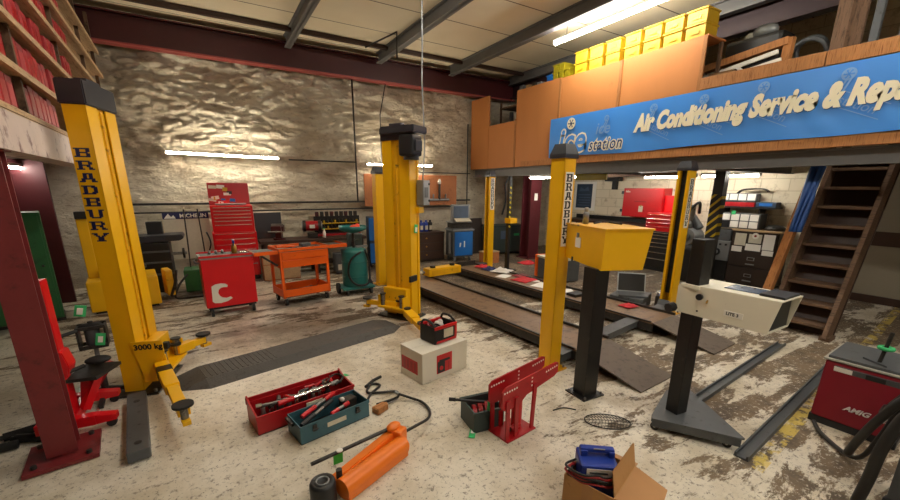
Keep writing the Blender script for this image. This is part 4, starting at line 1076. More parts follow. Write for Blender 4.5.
for z in (.50, .24): MB().box2((-.164, -.195, z - .02), (-.159, .06, z + .02), 'tape_yellow').build('tape', t)
MB().box2((-.17, -.12, .4), (-.158, .03, .56), 'black_plastic', .004).build('panel', t)
st = t
for k, (pts, r_) in enumerate((([(3.12, .20, .69), (3.06, .33, .70), (3.05, .42, .52), (3.2, .50, .28), (3.33, .55, .10)], .022),
                         ([(3.10, .14, .69), (2.98, .30, .66), (2.93, .36, .45), (2.94, .38, .2), (2.97, .40, .02)], .028),
                         ([(3.2, .22, .69), (3.16, .34, .70), (3.28, .43, .52), (3.55, .49, .36), (3.835, .52, .30)], .016),
                         ([(3.30, .24, .69), (3.25, .36, .66), (3.22, .42, .35), (3.4, .52, .06), (3.62, .74, .02), (3.77, .84, .03)], .014))):
    tag(MB().tube(pts, r_, 'hose', 10).build('welding_lead'), ('thick black lead hanging from the grey stand towards the welder', 'thickest black lead dropping straight down beside the grey stand', 'thin black lead running from the grey stand up to the welder front', 'thin black lead trailing along the floor from the grey stand to the welder base')[k], 'cable', 'welding leads on the grey stand')
# ------------------------------------------------------------------ left: red crane, transmission stand
t = thing('engine_crane', 'bright red folding workshop crane standing right behind the red oxide column', 'crane', (-1.09, 3.70, 0), R(-4))
MB().box2((-.05, -.05, .08), (.045, .05, 1.12), 'red_bright', .006).build('mast', t)
MB().prism([(-.06, .40), (.06, .40), (.085, .48), (.06, .60), (-.06, .60)], .13, 'red_bright', XZ, .006).build('gusset', t)
for y, x1, nm in ((-.14, .29, 0), (.28, .21, 1)):
    mb = MB().beam((-.14, y, .085), (x1 - .1, y, .085), .075, .075, 'red_bright', bev=.005)
    mb.prism([(x1 - .1, .05), (x1 + .02, .06), (x1 + .02, .1), (x1 - .1, .12)], .07, 'red_bright', at(0, y, 0) @ XZ); l_ = mb.build('leg', t)
    for x in (-.11, x1 - .02): MB().cyl((x, y - .015, .032), (x, y + .015, .032), .031, 'rubber', seg=14).build('castor', l_)
MB().beam((.03, -.14, .085), (.03, .28, .085), .07, .06, 'red_bright').beam((.08, .02, .1), (.18, .1, .34), .06, .05, 'red_bright').beam((.04, .2, .1), (.22, .24, .37), .07, .06, 'red_press').build('brace', t)
MB().prism([(-.0, -.13), (.2, -.16), (.29, .10), (.06, .16)], .025, 'dark_steel', at(.02, .08, .37)).beam((.08, .08, .1), (.12, .08, .36), .06, .06, 'red_press').build('saddle_plate', t)
for k, (x, y, z) in enumerate(((.0, .62, .62), (.06, .42, .40))):
    MB().cyl((x - .04, y - .5, z + .03), (x + .06, y - .35, z + .03), .014, 'rubber', seg=10).sphere((x + .12, y - .26, z + .03), .075, 'rubber', (1.1, .8, .4)).build('handle', t)
MB().box((.10, .30, .80), (.07, .012, .09), 'tag_green', (.1, .25, .2)).box((.10, .29, .80), (.035, .012, .05), 'paper', (.1, .25, .2)).build('inspection_tag', t)
t = thing('transmission_stand', 'small dark cradle stand with a green tag beside the left lift column', 'stand', (-.945, 4.06, 0), R(5))
mb = MB()
for k in range(3):
    a = 2 * PI * k / 3 + .4; mb.beam((0, 0, .1), (.2 * math.cos(a), .2 * math.sin(a), .02), .03, .03, 'dark_steel')
mb.build('tripod_foot', t)
MB().cyl((0, 0, .08), (0, 0, .48), .016, 'zinc', seg=12).cyl((0, 0, .08), (0, 0, .3), .026, 'dark_steel', seg=12).build('stem', t)
mb = MB()
for s in (-1, 1):
    mb.box((s * .085, 0, .57), (.014, .12, .17), 'dark_steel'); mb.box((0, s * .06, .49), (.18, .014, .03), 'dark_steel'); mb.box((0, s * .06, .65), (.18, .014, .025), 'dark_steel')
mb.cyl((0, 0, .50), (0, 0, .63), .05, 'gun').cyl((0, 0, .63), (0, 0, .69), .018, 'dark_steel', seg=10); mb.build('cradle', t)
MB().box((.05, -.078, .55), (.06, .004, .1), 'tag_green', (0, .2, 0)).box((.05, -.081, .55), (.03, .003, .05), 'paper', (0, .2, 0)).build('inspection_tag', t)
for k, (x, y, r_) in enumerate(((-1.36, 3.7, .3), (-1.28, 3.58, -.4), (-1.42, 3.52, .1))):
    tag(MB().cyl((-.09, 0, .03), (.09, 0, .03), .03, 'rubber', seg=14).cyl((-.12, 0, .03), (-.09, 0, .03), .018, 'dark_steel', seg=10).build('rubber_foot', None, (x, y, 0), r_), 'black rubber foot lying left of the red column, ' + ('furthest away', 'in the middle of the three', 'nearest the viewer')[k], 'foot', 'loose rubber feet')
t = thing('steel_cabinet', 'tall dark green steel cabinet under the left loft', 'cabinet', (-1.87, 6.95, 0), R(14))
MB().box2((-.85, 0, .04), (0.02, .45, 1.42), 'green', .006).build('body', t)
MB().box2((-.84, -.018, .06), (-.005, -.001, 1.40), 'green', .003).cyl((-.06, -.018, .75), (-.06, -.05, .75), .014, 'dark_steel', seg=8).build('door', t)
MB().box2((-.86, -.01, 0), (.03, .45, .04), 'black_paint').build('plinth', t)
struct(MB().box2((-2.9, 8.0, 0), (-1.96, 8.05, 2.1), 'maroon'), 'wall_left_panel')

# tyre changer behind the left column
t = thing('tyre_changer', 'yellow and black tyre changer mostly hidden behind the left lift column', 'tyre changer', (-1.25, 7.35, 0), R(8))
MB().box2((-.38, -.3, .03), (.42, .35, .46), 'yellow', .02).build('body', t)
MB().box2((-.34, -.26, 0), (.38, .3, .03), 'black_plastic').build('base', t)
MB().cyl((.05, 0, .46), (.05, 0, .56), .1, 'dark_steel').cyl((.05, 0, .56), (.05, 0, .60), .27, 'dark_steel', seg=28).build('turntable', t)
MB().box2((-.36, .05, .46), (-.24, .2, 1.38), 'yellow', .01).build('column', t)
MB().box2((-.36, .0, 1.3), (.08, .12, 1.4), 'black_paint', .01).cyl((.05, .05, .75), (.05, .05, 1.4), .02, 'steel', seg=12).build('swing_arm', t)
for k in range(7): MB().box((-.22, .1, .82 + k * .06), (.06, .05, .03), 'bin_yellow', (0, .5, 0), .006).build('hose_coil', t)
MB().box((.55, -.02, .3), (.1, .3, .4), 'yellow_dirty', (0, 0, .1), .02).tube([(.55, -.2, .1), (.62, -.24, .3), (.66, -.24, .5)], .02, 'dark_steel').build('bead_breaker', t)
# rack of black mudguard shaped parts right of the column
t = thing('wheel_balancer', 'black wheel balancer with a flat hood right of the left lift column', 'wheel balancer', (-.86, 8.2, 0), R(0))
MB().box2((-.3, -.2, 0), (.2, .25, .84), 'black_paint', .02).build('cabinet', t)
MB().prism([(-.3, .84), (.36, .86), (.42, .90), (.40, .96), (-.3, .95)], .5, 'cap_grey', at(0, .05, 0) @ XZ, .01).build('hood', t)
MB().cyl((.2, 0, .62), (.42, 0, .62), .025, 'steel').cyl((.36, 0, .62), (.39, 0, .62), .09, 'dark_steel').build('shaft', t)
MB().box2((-.1, .1, .95), (.12, .24, 1.16), 'black_plastic', .01).build('display', t)
for z in (.3, .5, .68): MB().box2((-.31, -.215, z), (.2, -.2, z + .03), 'gun').build('tray', t)
# tyre poster on the back wall
t = thing('poster', 'large poster sheet with a dark blue MICHELIN heading on the stone wall', 'poster', (-.40, 8.86, 0), 0)
MB().box2((-.36, -.004, .42), (.36, 0, 1.28), 'paper_old').build('sheet', t)
mb = MB().box2((-.36, -.007, 1.16), (.36, -.004, 1.28), 'navy'); mb.text('MICHELIN', .095, 'white_paint', at(-.10, -.008, 1.185) @ XZ, .001, .002)
mb.prism([(-.34, 1.17), (-.16, 1.17), (-.19, 1.23), (-.23, 1.2), (-.27, 1.26), (-.31, 1.21)], .002, 'white_paint', at(0, -.008, 0) @ XZ); mb.build('heading', t)
t = thing('gas_welding_set', 'green wheeled gas set with hoses beside the red tool chest', 'welding set', (-.28, 7.75, 0), 0)
MB().box2((-.22, -.16, .05), (.2, .2, .42), 'green', .02).build('body', t)
for x in (-.12, .12): MB().cyl((x, .1, .42), (x * .8, .14, 1.38), .011, 'dark_steel', seg=8).build('handle_bar', t)
MB().tube([(-.1, -.1, .42), (-.3, -.25, .2), (-.35, -.35, .02), (-.1, -.4, .02), (.15, -.36, .02), (.2, -.2, .1), (.1, -.15, .4)], .016, 'hose').tube([(.1, .1, .5), (.22, .0, .8), (.18, .05, 1.0)], .012, 'hose').build('hose', t)
for s in (-.2, .18): MB().cyl((s - .02, .1, .06), (s + .02, .1, .06), .06, 'rubber').build('wheel', t)

# ------------------------------------------------------------------ left loft: racking with box files
t = thing('storage_racking', 'timber storage racking full of red files on the left loft', 'shelving', (0, 0, 0), 0)
SH = (2.185, 2.475, 2.80, 3.12, 3.42, 3.76)
for z in SH:
    MB().beam((lx(2.3) - .02, 2.3, z), (lx(8.75) - .02, 8.75, z), .03, .045, 'shelf_wood').beam((lx(2.3) - .26, 2.3, z + .012), (lx(8.75) - .26, 8.75, z + .012), .45, .02, 'shelf_wood').build('shelf', t)
for y in (2.35, 4.12, 5.75, 7.5, 8.7):
    MB().box2((lx(y) - .10, y - .015, 2.18), (lx(y) - .06, y + .015, 4.3), 'old_wood').box2((lx(y) - .48, y - .02, 2.18), (lx(y) - .45, y + .02, 4.3), 'old_wood').build('upright', t)
rw = ('bottom', 'second', 'third', 'fourth', 'fifth')
random.seed(4)
for si, (z, ya, yb) in enumerate(((2.185, 3.3, 5.0), (2.475, 3.3, 5.4), (2.80, 3.5, 6.3), (3.12, 4.2, 7.5), (3.42, 5.0, 8.4))):
    y = ya; k = 0
    while y < yb:
        w_ = random.choice((.105, .12, .135, .15)); h_ = random.uniform(.225, .262)
        clash = any(abs(y + w_ / 2 - u) < w_ / 2 + .025 for u in (4.12, 5.75, 7.5))
        if clash: y += .03; continue
        if random.random() < .08: y += .12; continue
        x = lx(y) - .075; m = random.choice(('file_red', 'file_red', 'file_red2'))
        box_ = si >= 3 and y > 6.4
        if box_: m = 'file_box'; w_ = .26; h_ = .2
        if box_ and any(abs(y + w_ / 2 - u) < w_ / 2 + .025 for u in (5.75, 7.5)): y += .03; continue
        t = MB().box2((-.30, 0, 0), (0, w_ - .006, h_), m, .004)
        if not box_: t.box2((-.001, .012, .05), (.002, w_ - .018, h_ - .05), 'red_press' if m == 'file_red' else 'file_red')
        o = t.build('box_file' if not box_ else 'archive_box', None, (x, y, z + .0225), LR)
        if not box_: tag(o, '%s red file from the near end on the %s shelf of the left loft' % (ordinal(k), rw[si]), 'file', 'red files on the loft racking')
        else: tag(o, '%s brown box from the near end on the %s shelf of the left loft' % (ordinal(k), rw[si]), 'box', 'brown boxes on the loft racking')
        y += w_ + .004; k += 1

# ------------------------------------------------------------------ red tool trolley
t = thing('tool_trolley', 'red metal tool trolley with a big white emblem and open tray top', 'tool trolley', (-.20, 6.07, 0), R(5))
L, D_ = .635, .42
MB().box2((0, 0, .13), (L, D_, .80), 'red_bright', .008).box2((.02, .02, .10), (L - .02, D_ - .02, .13), 'black_paint').build('cabinet', t)
mb = MB().box2((-.01, -.01, .80), (L + .01, D_ + .01, .83), 'zinc', .003).box2((.02, .02, .828), (L - .02, D_ - .02, .832), 'rubber_grey'); mb.box2((-.012, -.012, .82), (L + .012, .004, .85), 'red_bright', .002).box2((-.012, D_ - .004, .82), (L + .012, D_ + .012, .85), 'red_bright', .002).build('tray_top', t)
em = MB()
em.prism([(.075, .22), (.10, .195), (.17, .185), (.25, .20), (.32, .235), (.30, .262), (.245, .25), (.20, .262), (.17, .29), (.155, .33), (.165, .375), (.195, .40), (.235, .405), (.27, .40), (.28, .425), (.255, .45), (.20, .462), (.13, .455), (.085, .43)], .002, 'white_paint', at(0, -.0015, 0) @ XZ)
em.build('emblem', t)
for x in (.06, L - .06):
    for y in (.06, D_ - .06): MB().cyl((x - .016, y - .03, .058), (x + .016, y - .03, .058), .057, 'rubber', seg=18).cyl((x - .018, y - .03, .058), (x + .018, y - .03, .058), .038, 'zinc', seg=14).box((x, y + .0, .118), (.05, .07, .03), 'zinc').build('castor', t)
MB().tube([(-.012, .08, .75), (-.05, .08, .76), (-.05, .34, .76), (-.012, .34, .75)], .012, 'zinc').build('push_handle', t)
tr = t
t = thing('spray_bottle', 'spray bottle with a purple trigger standing on the red trolley', 'bottle', on(tr, .44, .2, .8325), 0)
MB().lathe([(.036, 0), (.038, .01), (.036, .09), (.016, .125), (.014, .14)], 'brass', seg=16).build('bottle', t)
MB().box((0, -.01, .165), (.03, .08, .045), 'blue_bottle', None, .008).box((0, -.04, .13), (.01, .015, .05), 'blue_bottle', (.4, 0, 0)).build('trigger_head', t)
for k, (x, y, r_) in enumerate(((.52, .15, 65), (.56, .25, 40), (.50, .3, 110))):
    tag(spanner(.19).build('spanner', None, on(tr, x, y, .8325), R(r_)), ('chrome spanner at the right end of the red trolley top, nearest the front edge', 'chrome spanner at the right end of the red trolley top, in the middle', 'chrome spanner at the right end of the red trolley top, nearest the back')[k], 'spanner', 'spanners on the red trolley')
for k in range(3): tag(socket(.018, .05, 'steel').build('socket', None, on(tr, .14 + .08 * k, .28, .8325)), '%s small socket from the left on the red trolley top' % ordinal(k), 'socket', 'sockets on the red trolley')

# ------------------------------------------------------------------ orange folding service cart
t = thing('service_cart', 'orange service cart with two drawers and folding side shelves', 'tool cart', (.78, 6.10, 0), R(10))
L, D_ = .74, .48
for x in (0, L - .04):
    for y in (0, D_ - .04): MB().box2((x, y, .12), (x + .04, y + .04, .82), 'orange', .004).build('leg', t)
mb = tray(MB(), L, D_, .12, 'orange', .01, 'dark_steel'); mb.build('lower_shelf', t, (L / 2, D_ / 2, .13))
MB().box2((.0, .012, .58), (L, D_, .82), 'orange', .004).build('drawer_case', t)
for z in (.585, .705):
    d_ = MB().box2((.03, -.01, z), (L - .03, .01, z + .11), 'orange', .006).build('drawer', t); MB().box2((.08, -.018, z + .095), (L - .08, -.008, z + .107), 'orange', .002).build('pull', d_)
mb = tray(MB(), L + .02, D_ + .02, .05, 'orange', .01, 'steel'); mb.build('top_tray', t, (L / 2, D_ / 2, .82))
mb = MB().box2((-.34, .02, .80), (-.012, D_ - .02, .825), 'orange', .004).box2((-.34, .01, .80), (-.33, D_ - .01, .85), 'orange').box2((-.34, .01, .80), (-.012, .022, .85), 'orange').box2((-.32, .04, .824), (-.03, D_ - .04, .83), 'rubber_grey'); mb.beam((-.02, .06, .62), (-.25, .06, .8), .02, .03, 'dark_steel'); mb.build('side_shelf', t)
mb = MB().box2((L + .012, .04, .81), (L + .34, D_ - .04, .835), 'orange', .004).box2((L + .012, .03, .81), (L + .34, .042, .862), 'orange').box2((L + .33, .03, .81), (L + .342, D_ - .03, .862), 'orange').box2((L + .03, .06, .834), (L + .32, D_ - .06, .84), 'rubber_grey'); mb.build('side_shelf', t)
for x in (.05, L - .05):
    for y in (.05, D_ - .05): MB().cyl((x - .016, y, .055), (x + .016, y, .055), .052, 'rubber', seg=18).cyl((x - .018, y, .055), (x + .018, y, .055), .025, 'zinc', seg=12).box((x, y, .115), (.06, .06, .02), 'zinc').build('castor', t)
sc_ = t
for k in range(6):
    tag(spanner(.2 + .03 * (k % 2), ('chrome', 'dark_steel', 'steel')[k % 3]).build('spanner', None, on(sc_, .1 + .1 * k, .22 + .06 * (k % 2), .8305 + 0 * k), R(20 + 25 * (k % 4))), '%s spanner from the left in the top tray of the orange cart' % ordinal(k), 'spanner', 'spanners in the orange cart tray')
tag(MB().box((0, 0, .02), (.3, .05, .03), 'orange', (0, .05, 0), .006).build('tray_divider', None, on(sc_, .22, .36, .83), R(14)), 'loose orange bar lying in the top tray of the orange cart', 'bar')
tag(MB().box((0, 0, .03), (.16, .1, .05), 'gun', None, .01).build('socket_case', None, on(sc_, .52, .36, .8305), R(25)), 'dark tool case at the back of the orange cart tray', 'case')
for k in range(3): tag(MB().beam((-.22, 0, .012), (.22, 0, .012), .03, .02, ('dark_steel', 'old_wood', 'steel')[k]).build('steel_bar', None, on(sc_, .36 + .02 * k, .14 + .1 * k, .1405), R(6 + 14 * k)), ('steel bar on the lower shelf of the orange cart, nearest the front', 'wooden bar on the lower shelf of the orange cart, in the middle', 'bright steel bar on the lower shelf of the orange cart, at the back')[k], 'bar', 'bars on the orange cart shelf')

# ------------------------------------------------------------------ red roll cabinet with top chest
t = thing('tool_chest', 'tall red roll cabinet and top chest with its stickered lid open', 'tool chest', (-.02, 8.25, 0), 0)
MB().box2((0, .012, .1), (.72, .45, .93), 'red_bright', .006).build('roll_cabinet', t)
MB().box2((.02, .02, .02), (.7, .43, .1), 'black_paint').build('plinth', t)
MB().box2((.02, .03, .93), (.7, .43, 1.41), 'red_bright', .006).build('top_chest', t)
def drawers(t, x0, x1, y, zs, m='red_bright', pull='chrome'):
    for a, b in zip(zs, zs[1:]):
        d_ = MB().box2((x0, y - .014, a + .005), (x1, y, b - .005), m, .003).build('drawer', t)
        MB().box2((x0 + .01, y - .024, b - .022), (x1 - .01, y - .013, b - .010), pull, .002).build('pull', d_)
drawers(t, .05, .67, .03, (.94, 1.08, 1.15, 1.21, 1.27, 1.33, 1.39))
drawers(t, .03, .69, .012, (.12, .34, .50, .62, .72, .82, .92))
mb = MB().box((.36, .455, 1.60), (.68, .02, .42), 'red_press', (R(-6), 0, 0), .004).build('lid', t)
random.seed(11)
for k in range(13):
    x = .08 + .56 * random.random(); z = 1.44 + .3 * random.random(); m = ('paper', 'blue', 'bin_yellow', 'paper_old', 'red_bright', 'white_paint', 'black_plastic')[k % 7]
    MB().box((x, .442 + (z - 1.6) * .105, z), (random.uniform(.05, .13), .002, random.uniform(.03, .07)), m, (R(-6), random.uniform(-.2, .2), 0)).build('sticker', mb)
tag(MB().box((0, 0, .02), (.5, .15, .03), 'zinc', None, .008).build('tool_pile', None, (.34, 8.42, 1.411)), 'loose bright tools lying in the open top of the red tool chest', 'tools')

# ------------------------------------------------------------------ teal oil drainer
t = thing('oil_drainer', 'teal green waste oil drainer with a raised bowl and hose', 'oil drainer', (1.98, 6.42, 0), 0)
MB().lathe([(.20, .13), (.21, .15), (.21, .70), (.20, .74), (.12, .77), (.0, .77)], 'teal', seg=32).torus((0, 0, .55), .211, .006, 'teal', 32).torus((0, 0, .3), .211, .006, 'teal', 32).build('drum', t)
MB().box2((-.27, -.2, .09), (.27, .2, .13), 'teal', .01).build('chassis', t)
for s in (-1, 1): MB().cyl((s * .26, .06, .09), (s * .30, .06, .09), .09, 'rubber', seg=20).build('wheel', t); MB().cyl((s * .2 - .015, -.2, .045), (s * .2 + .015, -.2, .045), .045, 'rubber', seg=14).build('castor', t)
MB().cyl((0, 0, .77), (0, 0, 1.02), .022, 'dark_steel').box((.12, -.05, .79), (.2, .03, .03), 'zinc').build('stem', t)
MB().lathe([(.02, 1.01), (.12, 1.03), (.22, 1.07), (.225, 1.13), (.215, 1.13), (.21, 1.08), (.1, 1.045), (0, 1.04)], 'teal', seg=32).build('bowl', t)
MB().tube([(.05, -.21, .72), (-.12, -.2, .6), (-.16, -.17, .35), (-.05, -.215, .18), (.15, -.24, .2), (.2, -.16, .5), (.12, -.2, .75)], .017, 'hose').build('hose', t)
od = t
tag(MB().sphere((0, 0, .05), .06, 'orange_plastic', (1.3, 1, .8)).sphere((.06, .02, .07), .045, 'orange_plastic').sphere((-.07, -.01, .03), .045, 'red', (1.2, 1, .7)).build('rag', None, (2.0, 6.40, 1.05)), 'orange red rag heaped in the bowl of the oil drainer', 'rag')

# ------------------------------------------------------------------ bench along the stone wall
t = thing('workbench', 'dark timber workbench along the stone wall behind the orange cart', 'workbench', (1.8, 8.55, 0), 0)
MB().box2((-1.05, -.28, .66), (1.05, .3, .72), 'dark_wood', .006).build('worktop', t)
for x in (-1.0, -.05, .9):
    for y in (-.25, .22): MB().box2((x, y, 0), (x + .08, y + .07, .66), 'dark_wood').build('leg', t)
MB().box2((-1.0, -.2, .18), (1.0, .25, .21), 'dark_wood').build('shelf', t)
t = thing('plywood_cupboard', 'pale plywood cupboard on the floor under the bench, seen beneath the orange cart', 'cupboard', (1.08, 8.02, 0), 0)
MB().box2((-.36, 0, 0), (.30, .24, .58), 'ply_wall', .004).build('body', t); MB().box2((-.35, -.015, .32), (.29, -.001, .56), 'shelf_wood', .003).build('door', t); MB().box2((-.35, -.015, .02), (.29, -.001, .30), 'shelf_wood', .003).build('door', t)
t = thing('machine_under_bench', 'grey machine with a pale front under the bench left of the oil drainer', 'machine', (2.3, 8.0, 0), 0)
MB().box2((-.22, 0, .02), (.3, .26, .42), 'gun', .02).build('body', t); MB().box2((-.18, -.012, .08), (.26, -.001, .2), 'paper_old', .003).build('front_panel', t); MB().cyl((.0, .1, .42), (.0, .1, .5), .08, 'zinc').build('motor', t); MB().box2((-.2, .02, 0), (.28, .24, .02), 'black_plastic').build('foot', t)
def vice(lab, x, y, z, s=1., m='maroon'):
    t = thing('bench_vice', lab, 'vice', (x, y, z), R(-20))
    MB().cyl((0, 0, 0), (0, 0, .03 * s), .10 * s, m).box((0, 0, .08 * s), (.1 * s, .12 * s, .12 * s), m, None, .015).build('base', t)
    MB().box((0, .02, .19 * s), (.17 * s, .16 * s, .12 * s), m, None, .015).box((0, -.05 * s, .25 * s), (.18 * s, .03 * s, .05 * s), 'steel').build('fixed_jaw', t)
    MB().box((0, -.16 * s, .19 * s), (.16 * s, .08 * s, .12 * s), m, None, .015).box((0, -.11 * s, .25 * s), (.17 * s, .02 * s, .05 * s), 'steel').cyl((0, -.2 * s, .16 * s), (0, .1 * s, .16 * s), .025 * s, 'steel').build('moving_jaw', t)
    MB().cyl((-.12 * s, -.24 * s, .16 * s), (.12 * s, -.24 * s, .16 * s), .01 * s, 'steel', seg=8).build('handle', t)
vice('dark red bench vice on the bench right of the red tool chest', 1.12, 8.5, .72, 1.15)
t = thing('back_board', 'dark grey board leaning on the wall behind the dark red vice', 'board', (.98, 8.79, .72), 0)
MB().box((0, 0, .26), (.5, .03, .52), 'cap_grey', (R(-4), 0, 0), .004).build('board', t)
t = thing('bench_grinder', 'dark red bench grinder on the bench in front of the pale wall', 'grinder', (1.78, 8.55, .72), R(-10))
MB().box((0, 0, .05), (.2, .16, .10), 'dark_steel', None, .01).build('pedestal', t)
MB().cyl((-.12, 0, .24), (.12, 0, .24), .10, 'red_press', seg=22).box2((-.05, -.108, .2), (.05, -.095, .27), 'paper', .003).build('motor', t)
for s in (-1, 1): MB().cyl((s * .12, 0, .24), (s * .18, 0, .24), .115, 'dark_steel', seg=22).build('guard', t); MB().cyl((s * .18, 0, .24), (s * .2, 0, .24), .09, 'zinc', seg=22).build('wheel', t)
t = thing('tool_rack', 'black wall rack with yellow strips holding rows of small tools', 'tool rack', (2.4, 8.8, 0), 0)
MB().box2((-.52, .0, .72), (.48, .03, 1.13), 'rubber').build('back_panel', t)
for z in (.85, .97): MB().box2((-.44, -.09, z), (.46, .0, z + .02), 'bin_yellow', .003).build('strip', t)
MB().box2((-.5, -.13, .72), (.46, .0, .76), 'red_press', .004).build('bottom_tray', t)
for r_, z in enumerate((.87, .99)):
    for k in range(11):
        tag(MB().cyl((0, 0, 0), (0, 0, .055), .02, ('dark_steel', 'black_plastic', 'bin_yellow')[(k + r_) % 3], seg=8).cyl((0, 0, .055), (0, 0, .085), .011, 'dark_steel', seg=8).build('rack_tool', None, (2.0 + .08 * k, 8.755, z + .0005)), '%s tool from the left on the %s yellow strip of the rack' % (ordinal(k), ('lower', 'upper')[r_]), 'tool', 'tools on the yellow rack strips')
for k in range(9): tag(MB().box((0, 0, .05), (.075, .05, .1), ('maroon', 'dark_steel', 'brown_metal')[k % 3], None, .012).build('spray_tin', None, (1.95 + .105 * k, 8.80, 1.1305)), '%s small dark tin from the left along the top of the tool rack' % ordinal(k), 'tin', 'tins on top of the tool rack')
t = thing('plastic_bottle', 'small white bottle on the bench beside the tool rack', 'bottle', (1.98, 8.38, .72), 0); MB().lathe([(.03, 0), (.03, .12), (.012, .15), (.012, .17)], 'paper', seg=14).build('bottle', t); MB().cyl((0, 0, .17), (0, 0, .2), .014, 'tag_green', seg=12).build('cap', t)

# blue machine behind the oil drainer
t = thing('coolant_machine', 'blue upright service machine with a white panel behind the oil drainer', 'machine', (3.10, 8.2, 0), R(-8))
MB().box2((-.2, 0, .08), (.2, .35, 1.12), 'blue_grey', .02).build('cabinet', t); MB().box2((-.21, -.03, .62), (-.1, .0, 1.1), 'blue', .008).box2((-.2, -.02, .12), (.2, 0, .55), 'blue', .01).build('front_cover', t)
MB().box2((-.09, -.025, .62), (.19, -.001, 1.08), 'paper', .004).cyl((.05, -.026, 1.0), (.05, -.03, 1.0), .025, 'black_plastic').build('panel', t)
for s in (-.17, .17): MB().cyl((s - .02, .15, .08), (s + .02, .15, .08), .08, 'rubber').build('wheel', t)
t = thing('compressor_pump', 'dark green pump on a stand half hidden left of the mid-floor lift column', 'pump', (2.30, 7.35, 0), 0)
MB().box2((-.13, -.1, .55), (.12, .14, .9), 'dkgreen', .03).cyl((0, -.1, .72), (0, -.18, .72), .08, 'dkgreen').build('pump_head', t)
for s in (-.1, .1): MB().cyl((s, 0, 0), (s * .6, 0, .56), .02, 'dark_steel', seg=8).build('leg', t)
MB().tube([(0, -.15, .7), (-.15, -.2, .4), (-.1, -.22, .1), (.1, -.2, .03)], .018, 'hose').build('hose', t)
struct(MB().box2((3.05, 8.84, 1.32), (5.5, 8.865, 2.04), 'ply_wall', .004), 'wall_back_board')
t = thing('pipe_manifold', 'chrome air pipe manifold and regulator on the orange wall board', 'pipework', (4.85, 8.8, 1.45), 0)
MB().cyl((-.35, 0, 0), (.4, 0, 0), .03, 'zinc').build('header', t)
for x in (-.25, -.05, .3): MB().cyl((x, 0, 0), (x, -.01, .14), .02, 'zinc', seg=10).build('branch', t)
MB().cyl((.12, -.01, .0), (.12, -.01, .38), .028, 'dark_steel').lathe([(.035, .38), (.04, .44), (.02, .5), (0, .5)], 'paper', (.12, -.01, 0)).build('regulator', t)

# dark chest with blue bottles
t = thing('wooden_chest', 'dark brown chest with blue bottles on it by the back wall', 'chest', (4.36, 8.4, 0), R(-4))
MB().box2((-.45, 0, .02), (.5, .42, .66), 'brown_metal', .006).build('body', t); MB().box2((-.46, -.01, .66), (.51, .43, .70), 'dark_wood', .004).build('top', t)
for z in (.06, .26, .46): d_ = MB().box2((-.43, -.012, z), (.48, .0, z + .18), 'dark_wood', .004).build('drawer', t); MB().cyl((.02, -.012, z + .1), (.02, -.03, z + .1), .02, 'brass', seg=10).build('knob', d_)
ch = t
for k, (x, m) in enumerate(((-.30, 'paper'), (-.17, 'blue_bottle'), (-.04, 'blue_bottle'), (.09, 'blue_bottle'), (.2, 'dark_steel'))):
    t = thing('oil_bottle', ('white bottle at the left end of the brown chest top', 'blue oil bottle next to the white bottle on the brown chest', 'blue oil bottle in the middle of the row on the brown chest', 'blue oil bottle next to the dark bottle on the brown chest', 'dark bottle at the right end of the brown chest row')[k], 'bottle', on(ch, x, .2, .7005), R(-4), 'bottles on the brown chest')
    MB().box((0, 0, .115), (.1, .14, .23), m, None, .03).build('bottle', t); MB().cyl((0, -.03, .23), (0, -.03, .28), .025, m if m != 'paper' else 'blue_bottle', seg=12).build('cap', t); MB().box((0, -.0715, .1), (.07, .003, .1), 'paper_old' if k else 'blue').build('label', t)
# diagnostic trolley
t = thing('diagnostic_trolley', 'blue doored diagnostic trolley with a screen on top by the stone wall', 'trolley', (5.14, 7.95, 0), R(-6))
MB().box2((-.26, 0, .12), (.28, .42, .74), 'gun', .01).build('cabinet', t)
d_ = MB().box2((-.22, -.02, .15), (.26, .0, .72), 'blue', .006); d_ = d_.build('door', t)
MB().box2((.02, -.024, .35), (.05, -.019, .5), 'paper').prism([(-.1, .36), (-.07, .36), (-.05, .46), (-.09, .46)], .004, 'paper', at(0, -.021, 0) @ XZ).build('emblem', d_)
MB().box2((-.26, 0, .78), (.28, .4, .80), 'gun').box2((-.24, .05, .80), (.26, .38, .93), 'dark_steel', .01).box2((-.28, -.03, .74), (.3, .44, .78), 'zinc', .008).build('shelf', t)
MB().box2((-.28, .02, .93), (.26, .38, .95), 'zinc').box2((-.25, .1, .95), (.23, .18, 1.36), 'zinc', .015).box2((-.2, .09, 1.02), (.18, .1, 1.32), 'screen', .003).build('monitor', t)
MB().box((.0, .02, 1.0), (.4, .16, .02), 'paper_old', (.4, 0, 0), .004).build('keyboard', t)
MB().cyl((-.3, .1, .2), (-.3, .1, .7), .035, 'zinc').cyl((.33, .1, .2), (.33, .1, .72), .03, 'dark_steel').build('side_tube', t)
for x in (-.2, .22):
    for y in (.05, .37): MB().cyl((x - .015, y, .05), (x + .015, y, .05), .05, 'zinc', seg=14).box((x, y, .1), (.05, .05, .04), 'zinc').build('castor', t)
t = thing('wood_block_box', 'low wooden box between the blue trolley and the far lift post', 'box', (5.62, 7.5, 0), R(5)); MB().box2((-.2, -.12, 0), (.2, .15, .26), 'ply_wall', .005).build('body', t); MB().box2((-.21, -.13, .26), (.21, .16, .28), 'shelf_wood', .004).build('lid', t)
t = thing('storage_chest', 'dark green metal chest with a white label beyond the far lift post', 'chest', (6.75, 8.25, 0), R(-10))
